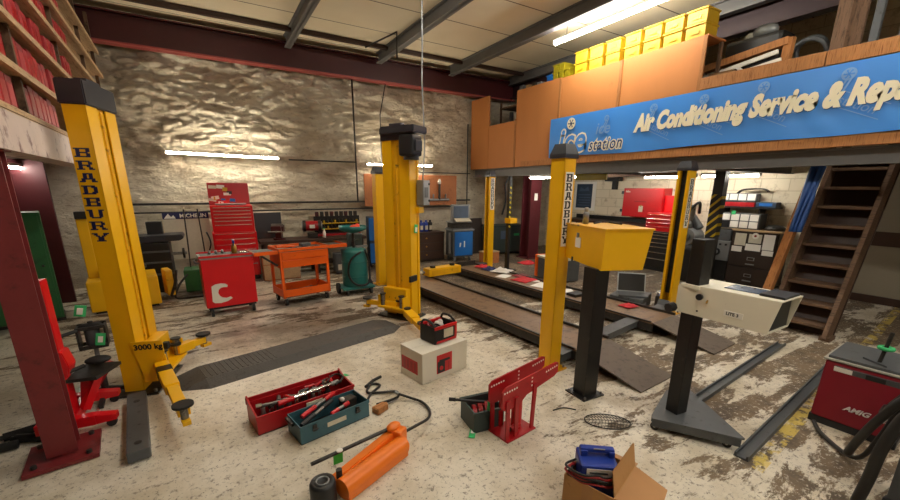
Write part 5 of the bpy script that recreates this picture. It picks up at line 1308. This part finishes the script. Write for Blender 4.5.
MB().box2((-.5, 0, .06), (.55, .5, .72), 'dkgreen', .01).build('body', t); MB().box2((-.52, -.02, .72), (.57, .52, .78), 'dkgreen', .01).build('lid', t); MB().box2((-.2, -.006, .42), (.0, -.001, .64), 'screen').box2((.2, -.006, .5), (.36, -.001, .56), 'tag_green').build('label', t)
for x in (-.45, .45): MB().box2((x - .05, .02, 0), (x + .05, .48, .06), 'black_paint').build('foot', t)
t = thing('dark_panel', 'dark board leaning on the wall behind the far lift post', 'board', (5.9, 8.78, 0), 0); MB().box((0, 0, .48), (.8, .03, .95), 'brown_metal', (R(-5), 0, 0), .004).build('board', t)
col = MB(); col.box((0, 0, 1.02), (.02, .3, 2.04), 'column_red'); col.box((-.0, .15, 1.02), (.34, .02, 2.04), 'column_red').box((0, -.15, 1.02), (.34, .02, 2.04), 'column_red'); col.box((0, 0, .01), (.45, .45, .02), 'column_red'); col.box2((-.05, -.165, 1.45), (.05, -.16, 1.62), 'paper')
struct(col, 'column', loc=(6.95, 7.6, 0))
t = thing('chain_stand', 'black post stand with yellow marks and a yellow bracket right of the far lift post', 'stand', (5.42, 6.6, 0), 0)
MB().box2((-.035, -.035, .02), (.035, .035, 1.98), 'black_paint').build('post', t); MB().box2((-.15, -.15, 0), (.15, .15, .02), 'black_paint').build('base', t)
for k in range(9): MB().box((.0, -.036, .95 + k * .1), (.05, .004, .035), 'tape_yellow', (0, .6, 0)).build('mark', t)
MB().box2((-.06, -.13, 1.02), (.13, .06, 1.13), 'yellow', .01).build('bracket', t)
MB().tube([(-.04, .0, 1.95), (-.14, -.02, 1.8), (-.10, .0, 1.5), (-.17, .02, 1.2)], .02, 'hose').build('hose', t)
# ------------------------------------------------------------------ yellow bins along the mezzanine edge
ys = (5.66, 5.33, 4.99, 4.635, 4.305, 3.985, 3.665)
def bin_(m, w_, h_, d_=.32):
    mb = MB().box2((.012, .01, 0), (d_ - .01, w_ - .01, h_ - .02), m, .008)
    mb.box2((-.008, -.0, h_ - .022), (d_ + .004, w_, h_), m, .004)
    mb.box2((-.004, w_ * .3, h_ * .25), (.0, w_ * .7, h_ * .5), m, .002)
    return mb
proto = {}
struct(MB().box2((6.0, 5.95, 3.735), (6.45, 3.3, 3.755), 'ply').box2((6.40, 5.9, 2.25), (6.44, 5.86, 3.735), 'old_wood').box2((6.40, 3.36, 2.25), (6.44, 3.32, 3.735), 'old_wood'), 'trim_7')
for r_, z in ((0, 3.756), (1, 3.9365)):
    for k, y in enumerate(ys):
        if 'b' not in proto: o = bin_('bin_yellow', .285, .172).build('storage_bin'); proto['b'] = o
        else: o = proto['b'].copy(); COL.objects.link(o)
        o.location = (6.0, y - .31, z)
        tag(o, '%s yellow bin from the left, %s row of the tall mezzanine stack' % (ordinal(k), ('lower', 'upper')[r_]), 'bin', 'yellow bins on the mezzanine edge')
for k in range(3):
    for r_ in range(2):
        if k == 2 and r_ == 1: continue
        o = (bin_('bin_lime', .14, .13).build('storage_bin') if 'l' not in proto else proto['l'].copy())
        if 'l' in proto: COL.objects.link(o)
        proto.setdefault('l', o); o.location = (6.02, 6.09 - .15 * k - .14 + .1, 3.771 + .131 * r_)
        tag(o, '%s lime bin from the left, %s row, beside the tall yellow stack' % (ordinal(k), ('lower', 'upper')[r_]), 'bin', 'lime bins on the mezzanine edge')
tag(bin_('blue', .16, .12).build('storage_bin', None, (6.02, 6.2, 3.771)), 'small blue bin at the left end of the bins on the mezzanine edge', 'bin')
for k, (y, h_, m) in enumerate(((7.05, .1, 'gun'), (6.85, .07, 'file_box'), (6.65, .08, 'dark_steel'), (6.5, .06, 'zinc'))):
    tag(MB().box2((0, 0, 0), (.2, .12, h_), m, .015).build('loose_part', None, (6.03, y, 3.771)), '%s small dark part from the left on the plywood edge left of the blue bin' % ordinal(k), 'part', 'small parts on the plywood edge')
struct(MB().box2((5.99, 7.15, 3.755), (6.4, 5.95, 3.77), 'ply'), 'trim_8')
# dark shelves glimpsed through the low board gap
t = thing('parts_shelf', 'dark shelf of parts seen through the gap in the plywood on the mezzanine', 'shelf', (6.7, 7.7, 2.25), 0)
MB().box2((-.3, -.6, 0), (-.26, -.56, 1.5), 'old_wood').box2((-.3, .56, 0), (-.26, .6, 1.5), 'old_wood').build('upright', t)
for z in (.55, .95, 1.35): MB().box2((-.3, -.6, z), (.2, .6, z + .03), 'old_wood').build('board', t)
for k in range(6): tag(MB().cyl((0, 0, 0), (0, 0, .22 + .04 * (k % 3)), .05, ('zinc', 'paper_old', 'gun')[k % 3], seg=12).build('canister', None, (6.6, 7.25 + .17 * k, 3.2305)), '%s canister from the right on the dark shelf behind the plywood gap' % ordinal(k), 'canister', 'canisters behind the plywood gap')

# ------------------------------------------------------------------ junk on the mezzanine above the banner
struct(MB().box2((6.7, 2.22, 2.25), (6.8, 2.09, 4.3), 'old_wood').box2((6.87, 2.2, 2.25), (6.93, 2.0, 4.3), 'old_wood').box2((6.95, 1.95, 2.25), (7.02, 1.88, 4.3), 'gun'), 'trim_9')
t = thing('trestle', 'timber and white metal frame propped behind the plank above the banner', 'frame', (6.55, 3.0, 2.25), 0)
MB().beam((0, .62, 1.2), (0, -.42, 1.32), .12, .09, 'plank').build('top_rail', t)
MB().beam((0, -.40, .75), (0, -.42, 1.35), .09, .09, 'plank_v', up=(0, 1, 0)).build('post', t); MB().beam((0, .62, .0), (0, .6, 1.25), .07, .07, 'old_wood', up=(0, 1, 0)).beam((.0, .4, 0), (0, .4, 1.2), .05, .05, 'old_wood', up=(0, 1, 0)).build('post', t)
MB().beam((-.09, .6, 1.06), (-.09, -.35, 1.2), .03, .05, 'white_paint').beam((-.1, .1, 1.12), (-.1, .0, 1.02), .03, .04, 'white_paint').beam((-.1, .5, .98), (-.1, -.4, 1.1), .03, .035, 'white_paint').build('white_rail', t)
for k, (y0, y1, z, m) in enumerate(((.35, -.3, 3.215, 'shelf_wood'), (.1, -.2, 3.26, 'plank'), (.5, .2, 3.215, 'file_box'))):
    tag(MB().box2((0, y1, 0), (.25, y0, .045 if k < 2 else .12), m, .005).build('board_offcut', None, (6.3, 2.85 + .02 * k, 2.25 + .95)), ('long pale timber offcut on the plank shelf above the banner', 'shorter timber offcut on top of the long pale one above the banner', 'brown box end beside the timber offcuts above the banner')[k], 'timber', 'offcuts above the banner')
struct(MB().box2((6.2, 3.3, 3.16), (7.6, .2, 3.199), 'old_wood').box2((6.25, 3.25, 2.25), (6.3, 3.2, 3.16), 'old_wood').box2((6.25, 1.9, 2.25), (6.3, 1.85, 3.16), 'old_wood').box2((6.25, .3, 2.25), (6.3, .25, 3.16), 'old_wood').box2((7.5, 3.25, 2.25), (7.55, 3.2, 3.16), 'old_wood').box2((7.5, .3, 2.25), (7.55, .25, 3.16), 'old_wood'), 'floor_shelf')
t = thing('coiled_pipe', 'coil of dull metal pipe beside the timber post above the banner', 'pipe', (6.9, 2.5, 3.2), 0)
for k, (r_, z) in enumerate(((.2, .22), (.16, .3))): MB().torus((.1 * k, 0, z), r_, .028, 'gun', 26, 8, Matrix.Rotation(R(75), 4, 'Y')).build('coil', t)
MB().cyl((.05, -.18, .0), (.05, -.2, .28), .04, 'brass', seg=12).cyl((.05, -.05, 0), (.05, -.05, .1), .09, 'gun').build('valve', t)
t = thing('plastic_bundle', 'crumpled clear plastic bundle on the timber frame above the banner', 'bundle', (6.95, 3.1, 3.2), 0)
MB().box((0, 0, .3), (.4, .7, .6), 'black_paint', None, .05).build('crate', t)
MB().sphere((0, -.05, .68), .1, 'zinc', (1, 1.6, .9), 12).sphere((.02, .12, .66), .07, 'fitting', (1, 1.4, .8), 10).build('bundle', t)
t = thing('exhaust_silencer', 'grey exhaust silencer lying on the mezzanine right of the timber post', 'exhaust', (7.35, 1.35, 3.2), R(-6))
MB().cyl((0, .42, .32), (0, -.42, .40), .13, 'zinc', seg=22).cyl((0, .42, .32), (0, .60, .30), .04, 'gun').box((0, .3, .1), (.3, .08, .2), 'old_wood').box((0, -.3, .14), (.3, .08, .28), 'old_wood').build('body', t)
t = thing('alloy_wheel', 'bright wheel rim standing on the mezzanine at the upper right', 'wheel', (6.75, 1.15, 3.2), R(20))
MB().torus((0, 0, .26), .2, .055, 'rubber', 30, 10, Matrix.Rotation(R(90), 4, 'Y')).build('tyre', t)
mb = MB().cyl((-.04, 0, .26), (.03, 0, .26), .16, 'gun', seg=24)
for k in range(5):
    a = 2 * PI * k / 5; mb.beam((-.05, .03 * math.cos(a), .26 + .03 * math.sin(a)), (-.05, .15 * math.cos(a), .26 + .15 * math.sin(a)), .035, .02, 'chrome', up=(1, 0, 0))
mb.cyl((-.065, 0, .26), (-.04, 0, .26), .04, 'chrome'); mb.build('rim', t)
tag(MB().box((0, 0, .06), (.16, .22, .12), 'white_paint', (0, 0, .2), .02).build('white_part', None, (6.5, 1.35, 3.2)), 'small white part at the foot of the bright wheel rim', 'part')

# ------------------------------------------------------------------ staircase
t = thing('staircase', 'steep open wooden staircase rising to the mezzanine at the right', 'stairs', (0, 0, 0), 0)
def sx(z): return 6.12 + z * .43
for y in (1.45, 2.01):
    MB().beam((sx(0) , y, .0), (sx(2.2), y, 2.2), .045, .20, 'stair_wood', up=(-1, 0, .43)).build('stringer', t)
for k in range(9):
    z = .16 + .232 * k
    MB().box2((sx(z) - .08, 1.475, z - .035), (sx(z) + .15, 1.985, z), 'stair_wood', .004).build('tread', t)
MB().beam((sx(0) + .19, 1.73, .0), (sx(2.2) + .19, 1.73, 2.2), .60, .012, 'dark_wood', up=(-1, 0, .43)).build('backing_board', t)
MB().box2((sx(0) - .06, 1.40, 0), (sx(0) + .14, 1.5, .05), 'stair_wood').build('foot_block', t)
tag(MB().beam((6.05, 2.16, 0.0), (6.66, 2.04, 2.19), .09, .10, 'plank_v', up=(-1, 0, .3), bev=.006).build('timber_prop'), 'orange pine timber leaning beside the staircase, running up to the mezzanine beam', 'timber')
mb = MB(); G = []
for a in range(9):
    row = []
    for b in range(15):
        z = 2.18 - .95 * b / 14; y = 2.06 - .17 * a / 8 * (1 - .5 * b / 14); x = 6.50 - .23 * b / 14 + .025 * math.sin(a * 2.1 + b * .25)
        row.append(mb.bm.verts.new((x, y, z)))
    G.append(row)
for a in range(8):
    for b in range(14):
        f = mb.bm.faces.new((G[a][b], G[a + 1][b], G[a + 1][b + 1], G[a][b + 1])); f.material_index = mb.mi('blue_tarp'); f.smooth = True
o = mb.build('tarpaulin'); sm = o.modifiers.new('s', 'SOLIDIFY'); sm.thickness = .02
tag(o, 'blue tarpaulin hanging at the top of the staircase', 'tarpaulin')
MB().box2((X1 - .06, .95, .42), (X1 - .018, 1.15, .52), 'gun', .004).build('w')
o = bpy.data.objects['w']; o.name = 'power_socket'; tag(o, 'grey double socket on the beige wall right of the staircase', 'socket')

# ------------------------------------------------------------------ right hand rear bay
t = thing('wall_cabinet', 'bright red wall cabinet with a padlock tag on the white block wall', 'cabinet', (8.86, 0, 0), 0)
MB().box2((-.28, 5.17, 1.10), (.03, 6.17, 1.755), 'red', .006).build('body', t)
MB().box2((-.296, 5.19, 1.12), (-.28, 6.15, 1.735), 'red', .004).build('door', t)
mb = MB().text('hilko', .06, 'white_paint', at(-.297, 6.11, 1.66) @ NX, .001, .001, .2)
mb.box2((-.30, 5.55, 1.44), (-.296, 5.85, 1.47), 'red_press'); mb.build('lettering', t)
MB().cyl((-.3, 5.67, 1.36), (-.315, 5.67, 1.36), .02, 'brass').box2((-.315, 5.62, 1.22), (-.298, 5.72, 1.36), 'paper_old', .006).build('lock_tag', t)
for z in (1.2, 1.62): MB().box2((-.31, 6.15, z), (-.27, 6.21, z + .07), 'gun').build('hinge', t)
t = thing('tool_cabinet', 'black drawer cabinet with a red top chest right of the yellow control box', 'tool chest', (8.2, 4.95, 0), R(0))
MB().box2((0, -.34, .08), (.5, .34, .86), 'black_paint', .006).box2((.03, -.32, 0), (.48, .32, .08), 'black_plastic').build('roll_cabinet', t)
MB().box2((.02, -.33, .86), (.46, .33, 1.24), 'red_bright', .006).build('top_chest', t)
MB().box2((.44, -.33, 1.24), (.46, .33, 1.60), 'red_bright', .004).build('lid', t)
for a, b in zip((.10, .28, .42, .54, .63, .72, .79), (.28, .42, .54, .63, .72, .79, .85)):
    d_ = MB().box2((-.014, -.33, a + .004), (.0, .33, b - .004), 'black_paint', .003).build('drawer', t); MB().box2((-.024, -.32, b - .024), (-.012, .32, b - .012), 'chrome', .002).build('pull', d_)
for a, b in zip((.88, .97, 1.05, 1.13), (.97, 1.05, 1.13, 1.22)):
    d_ = MB().box2((.006, -.32, a + .003), (.02, .32, b - .003), 'red_bright', .003).build('drawer', t); MB().box2((-.004, -.31, b - .018), (.008, .31, b - .010), 'chrome', .002).build('pull', d_)
t = thing('workbench', 'dark workbench along the white block wall under the red cabinet', 'workbench', (8.55, 6.55, 0), 0)
MB().box2((-.3, -1.2, .88), (.3, 1.2, .96), 'dark_wood', .006).box2((.24, -1.2, .96), (.3, 1.2, 1.06), 'black_paint').build('worktop', t)
for y in (-1.15, 0, 1.07):
    for x in (-.26, .18): MB().box2((x, y, 0), (x + .08, y + .08, .88), 'dark_wood').build('leg', t)
MB().box2((-.26, -1.1, .2), (.28, 1.1, .23), 'dark_wood').build('shelf', t)
for k, (y, s, m) in enumerate(((6.05, .3, 'paper_old'), (6.35, .25, 'gun'), (7.0, .3, 'cardboard'), (7.4, .22, 'zinc'))):
    tag(MB().box2((-.15, -s / 2, 0), (.15, s / 2, .2 + .05 * (k % 2)), m, .01).build('crate', None, (8.5, y, .2305)), ('pale box', 'dark grey box', 'brown carton', 'grey metal box')[k] + ' on the low shelf of the workbench under the red cabinet', 'box', 'boxes under the right bench')
t = thing('poster', 'blue framed notice poster on the white block wall behind the near lift post', 'poster', (8.88, 7.6, 0), 0)
MB().box2((0, -.36, 1.16), (.018, .36, 1.92), 'paper').build('backing', t)
mb = MB().box2((-.003, -.25, 1.22), (.0, .28, 1.86), 'blue_grey')
for k in range(5): mb.box2((-.005, -.2, 1.28 + .07 * k), (-.003, .22 - .05 * (k % 2), 1.31 + .07 * k), 'screen')
mb.prism([(7.45 - 7.6, 1.68), (.2, 1.66), (.15, 1.78), (.02, 1.72), (-.1, 1.8)], .002, 'screen', at(-.004, 0, 0) @ YZ); mb.build('print', t)
t = thing('wall_speaker', 'black bracket mounted speaker above the red wall cabinet', 'speaker', (8.84, 6.62, 0), 0)
MB().box2((-.16, -.2, 1.92), (.0, .22, 2.06), 'black_plastic', .015).build('body', t); MB().box2((-.06, -.04, 1.72), (.05, .06, 1.92), 'black_plastic').build('bracket', t)
t = thing('yellow_board', 'yellowed board hanging under the mezzanine beam behind the near lift post', 'board', (6.35, 5.35, 1.90), 0); MB().box2((0, -.38, 0), (.03, .35, .30), 'bin_lime', .004).build('board', t)
struct(MB().box2((7.4, 7.0, 1.98), (7.45, 4.0, 2.04), 'old_wood'), 'trim_10')
# hazard striped mezzanine post
c = MB(); c.box2((-.07, -.08, 0), (.07, .08, 2.2), 'black_paint'); c.box2((-.073, -.083, .95), (.073, .083, 1.66), 'hazard'); struct(c, 'column', loc=(7.4, 3.50, 0))
# parts drawers and shelf
t = thing('wall_shelf', 'black wall shelf above the parts drawers, holding boxes', 'shelf', (8.88, 3.65, 1.40), 0)
MB().box2((-.3, -.55, 0), (.0, .42, .03), 'black_paint').build('board', t)
for y in (-.3, .3): MB().box2((-.25, y, -.12), (0, y + .02, 0), 'black_paint').build('bracket', t)
t = thing('rivet_case', 'long case with white compartments and red front on the wall shelf', 'case', (8.62, 3.75, 1.4305), 0)
MB().box2((0, -.3, 0), (.22, .32, .08), 'red_press', .008).build('base', t); MB().box2((.0, -.3, .08), (.22, .32, .1), 'black_plastic').box2((.05, -.3, .10), (.20, .32, .24), 'gun', .005).build('body', t)
for k in range(4): MB().box2((.045, -.28 + .15 * k, .115), (.052, -.15 + .15 * k, .23), 'paper', .002).build('compartment', t)
tag(MB().box2((0, -.16, 0), (.2, .16, .09), 'blue_grey', .012).box2((-.003, -.1, .02), (0, .1, .07), 'blue').build('blue_case', None, (8.64, 3.28, 1.4305)), 'flat blue case at the right end of the wall shelf', 'case')
t = thing('lamp_frame', 'bent black metal frame on top of the white compartment case', 'frame', (8.70, 3.5, 1.6705), 0)
MB().tube([(0, .3, .0), (0, .2, .07), (0, -.1, .08), (0, -.2, .03)], .014, 'dark_steel').tube([(.05, .3, 0), (.05, .2, .07), (.05, -.1, .08), (.05, -.2, .03)], .014, 'dark_steel').build('frame', t)
t = thing('parts_cabinet', 'grey parts cabinet with two rows of white drawers on the brown filing cabinet', 'drawer cabinet', (8.45, 3.55, 1.031), 0)
MB().box2((0, -.30, 0), (.28, .50, .28), 'gun', .006).build('case', t)
for r_ in range(2):
    for k in range(5): MB().box2((-.012, -.28 + .155 * k, .02 + .13 * r_), (.0, -.145 + .155 * k, .135 + .13 * r_), 'paper' if not (r_ == 0 and k >= 3) else 'black_plastic', .003).build('drawer', t)
MB().box2((-.016, .1, .255), (-.012, .17, .33), 'tag_green').build('inspection_tag', t)
t = thing('filing_cabinet', 'dark brown filing cabinet covered in papers by the leaning pine timber', 'filing cabinet', (8.38, 3.25, 0), 0)
MB().box2((0, -.36, .03), (.5, .36, 1.0), 'brown_metal', .006).box2((.02, -.34, 0), (.46, .34, .03), 'black_paint').box2((-.02, -.38, 1.0), (.50, .38, 1.03), 'shelf_wood', .004).build('body', t)
for z in (.05, .36, .68):
    d_ = MB().box2((-.015, -.345, z), (.0, .345, z + .29), 'brown_metal', .004).build('drawer', t)
    if z < .6: MB().box2((-.022, -.07, z + .12), (-.014, .05, z + .18), 'zinc', .003).box2((-.024, -.055, z + .13), (-.02, .035, z + .17), 'brown_metal').build('label_holder', d_); MB().box2((-.03, -.08, z + .04), (-.014, .06, z + .06), 'zinc', .003).build('pull', d_)
for k, (y0, y1, z0, z1, m) in enumerate(((.12, .30, .74, .96, 'paper_old'), (-.12, .08, .80, .96, 'paper_old'), (-.32, -.15, .70, .97, 'paper'), (.16, .33, .62, .72, 'paper'), (-.13, .11, .66, .78, 'paper'), (-.33, -.16, .60, .69, 'paper'))):
    tag(MB().box2((0, y0, z0), (.003, y1, z1), m).build('notice', None, (8.36, 3.25, 0)), ('green tinged notice, upper left on the brown filing cabinet', 'notice under the round sticker on the brown filing cabinet', 'tall white notice, upper right on the brown filing cabinet', 'white notice, lower left on the brown filing cabinet', 'wide white notice, lower middle on the brown filing cabinet', 'white notice, lower right on the brown filing cabinet')[k], 'notice', 'papers on the brown filing cabinet')
tag(MB().cyl((0, 0, 0), (-.003, 0, 0), .055, 'white_paint', seg=24).cyl((-.003, 0, 0), (-.004, 0, 0), .02, 'cable_red', seg=12).build('sticker', None, (8.359, 3.23, .93)), 'round white sticker on the brown filing cabinet', 'sticker')
tag(MB().lathe([(.16, 0), (.15, .05), (.1, .09), (0, .1)], 'dark_steel', seg=24).build('steel_dish', None, (8.62, 3.06, 1.0305)), 'dark domed dish at the right end of the filing cabinet top', 'dish')
t = thing('engine_analyser', 'grey machine with dials on a shelf left of the brown filing cabinet', 'machine', (8.45, 3.86, 0), 0)
MB().box2((0, -.21, .02), (.4, .2, .4), 'black_paint', .01).box2((.02, -.2, 0), (.38, .19, .02), 'black_plastic').build('base', t); MB().box2((-.02, -.22, .40), (.4, .21, .78), 'zinc', .012).build('body', t)
mb = MB().cyl((-.02, .0, .56), (-.035, .0, .56), .07, 'black_plastic').cyl((-.035, .0, .56), (-.04, .0, .56), .035, 'zinc'); mb.build('dial', t)
for k in range(4): MB().cyl((-.02, -.15 + .1 * k, .71), (-.04, -.15 + .1 * k, .71), .018, 'black_plastic', seg=10).build('knob', t)
MB().box2((.0, -.2, .78), (.36, .18, .99), 'gun', .02).build('top_unit', t)
t = thing('gearbox', 'heap of grey gearbox castings on a stand left of the hazard striped post', 'engine part', (7.95, 4.15, 0), 0)
MB().box2((-.2, -.2, 0), (.2, .2, .62), 'black_paint', .01).build('stand', t)
MB().cyl((-.15, 0, .85), (.2, 0, .85), .16, 'zinc', seg=18).cyl((-.22, 0, .85), (-.15, 0, .85), .08, 'gun', seg=18).sphere((.0, .12, 1.05), .13, 'steel').cyl((.1, -.1, 1.0), (.1, .1, 1.25), .08, 'gun').box((0, 0, .66), (.36, .36, .08), 'gun', None, .02).build('casting', t)
MB().tube([(-.1, .1, 1.1), (-.15, .0, 1.35), (-.05, -.1, 1.5), (.1, -.05, 1.3)], .025, 'dark_steel').cyl((.05, .05, 1.1), (.05, .05, 1.45), .05, 'steel').build('pipework', t)
# laptop etc. beside the far runway
t = thing('case', 'low grey case carrying the laptop beside the far runway', 'case', (5.32, 3.50, 0), R(20)); MB().box2((-.24, -.22, .01), (.3, .25, .2), 'gun', .015).build('body', t); MB().box2((-.2, -.23, .08), (-.05, -.22, .12), 'zinc').build('handle', t)
t = thing('laptop', 'open black laptop on the low case between the pedestal and the right lift post', 'laptop', (5.28, 3.47, .2005), R(-48))
MB().box2((-.2, -.16, 0), (.2, .12, .025), 'gun', .005).build('keyboard_base', t)
mb = MB().box((0, .17, .155), (.40, .016, .30), 'zinc', (R(-22), 0, 0), .004).box((0, .158, .158), (.365, .006, .26), 'rubber', (R(-22), 0, 0)); mb.build('screen', t)
RZ = .1955 + .0
def cloth(nm, x, y, z, sx_, sy_, m, lab, cat, r_=0., h_=.05, g='cloths and papers on the far runway'):
    mb = MB(); G = []
    for a in range(13):
        row = []
        for b in range(13):
            u, v = a / 12 - .5, b / 12 - .5; e = 1 - max(abs(u), abs(v)) * 1.9
            zz = .004 + max(0, e) ** .5 * h_ * (.55 + .6 * noise.noise(Vector((u * 5 + x * 3, v * 5, y)))); row.append(mb.bm.verts.new((u * sx_ * (1 + .15 * noise.noise(Vector((v * 4, x, 1)))), v * sy_, max(.002, zz))))
        G.append(row)
    for a in range(12):
        for b in range(12):
            f = mb.bm.faces.new((G[a][b], G[a + 1][b], G[a + 1][b + 1], G[a][b + 1])); f.smooth = True; f.material_index = mb.mi(m)
    o = mb.build(nm, None, (x, y, z), r_); sm = o.modifiers.new('s', 'SOLIDIFY'); sm.thickness = .004; sm.offset = 1
    return tag(o, lab, cat, g)
RZ = .167
cloth('rag', 4.62, 6.42, RZ, .24, .2, 'cloth_red', 'dull red cloth at the far left end of the far runway', 'rag', .3, .09)
cloth('rag', 4.60, 6.12, RZ, .26, .24, 'cloth_navy', 'navy cloth between the red and the white cloth on the far runway', 'rag', 0, .1)
cloth('rag', 4.70, 5.86, RZ, .36, .34, 'cloth_white', 'white crumpled cloth on the far runway', 'rag', .4, .12)
cloth('rag', 4.62, 5.12, RZ, .40, .34, 'cloth_red', 'bright red cloth laid on the far runway beside white papers', 'rag', .2, .06)
for k, (x, y, r_, s) in enumerate(((4.50, 5.55, .4, .28), (4.76, 5.0, .9, .2), (4.62, 4.68, .3, .34))):
    tag(MB().box((0, 0, .003), (s, s * .75, .005), 'paper').build('paper_sheet', None, (x, y, RZ), r_), ('white paper on the far runway left of the bright red cloth', 'small white paper just behind the bright red cloth on the far runway', 'large white paper on the far runway right of the bright red cloth')[k], 'paper', 'papers on the far runway')
tag(cloth('rag', 4.78, 5.42, RZ, .26, .2, 'file_red2', 'dull pink cloth behind the papers on the far runway', 'rag', 0, .03), 'dull pink cloth behind the papers on the far runway', 'rag')
t = thing('orange_case', 'grey steel case with an orange end standing beyond the far runway', 'case', (5.58, 5.62, 0), R(-12))
MB().box2((-.1, -.5, .02), (.45, .1, .42), 'gun', .01).build('body', t); MB().box2((-.12, .08, .02), (.46, .17, .46), 'orange', .01).build('end_panel', t); MB().box2((-.12, -.5, .42), (.46, .1, .46), 'paper_old', .004).build('top_papers', t)
cloth('rag', 6.35, 6.95, .0, .4, .35, 'cloth_red', 'red cloth on the floor below the black post stand', 'rag', 0, .1, None)
for k, (x, y, m, s) in enumerate(((4.62, 3.95, 'black_plastic', .22), (4.8, 3.7, 'paper', .2), (4.7, 4.2, 'paper', .24))):
    tag(MB().box((0, 0, .02 if k == 0 else .003), (s, s * .8, .04 if k == 0 else .005), m, None, .001).build('paper_sheet' if k else 'black_tray', None, (x, y, RZ), .5 * k), ('black tray on the far runway just behind the console pedestal', 'white sheet on the far runway by the console pedestal', 'white sheet on the far runway left of the black tray')[k], 'paper' if k else 'tray', 'items on the far runway by the pedestal')
cloth('rag', 4.80, 3.18, RZ, .22, .18, 'cloth_red', 'red cloth on the far runway in front of the laptop', 'rag', 0, .05, None)
t = thing('folder', 'blue folder with white sheets beside the laptop', 'folder', (5.86, 3.22, 0), R(25)); MB().box2((-.15, -.12, 0), (.2, .18, .17), 'dark_steel', .01).build('box', t); MB().box((.02, .02, .18), (.36, .26, .012), 'blue', (0, .04, .1)).build('cover', t); MB().box((.0, .05, .192), (.26, .2, .006), 'paper', (0, .06, .4)).build('sheets', t)
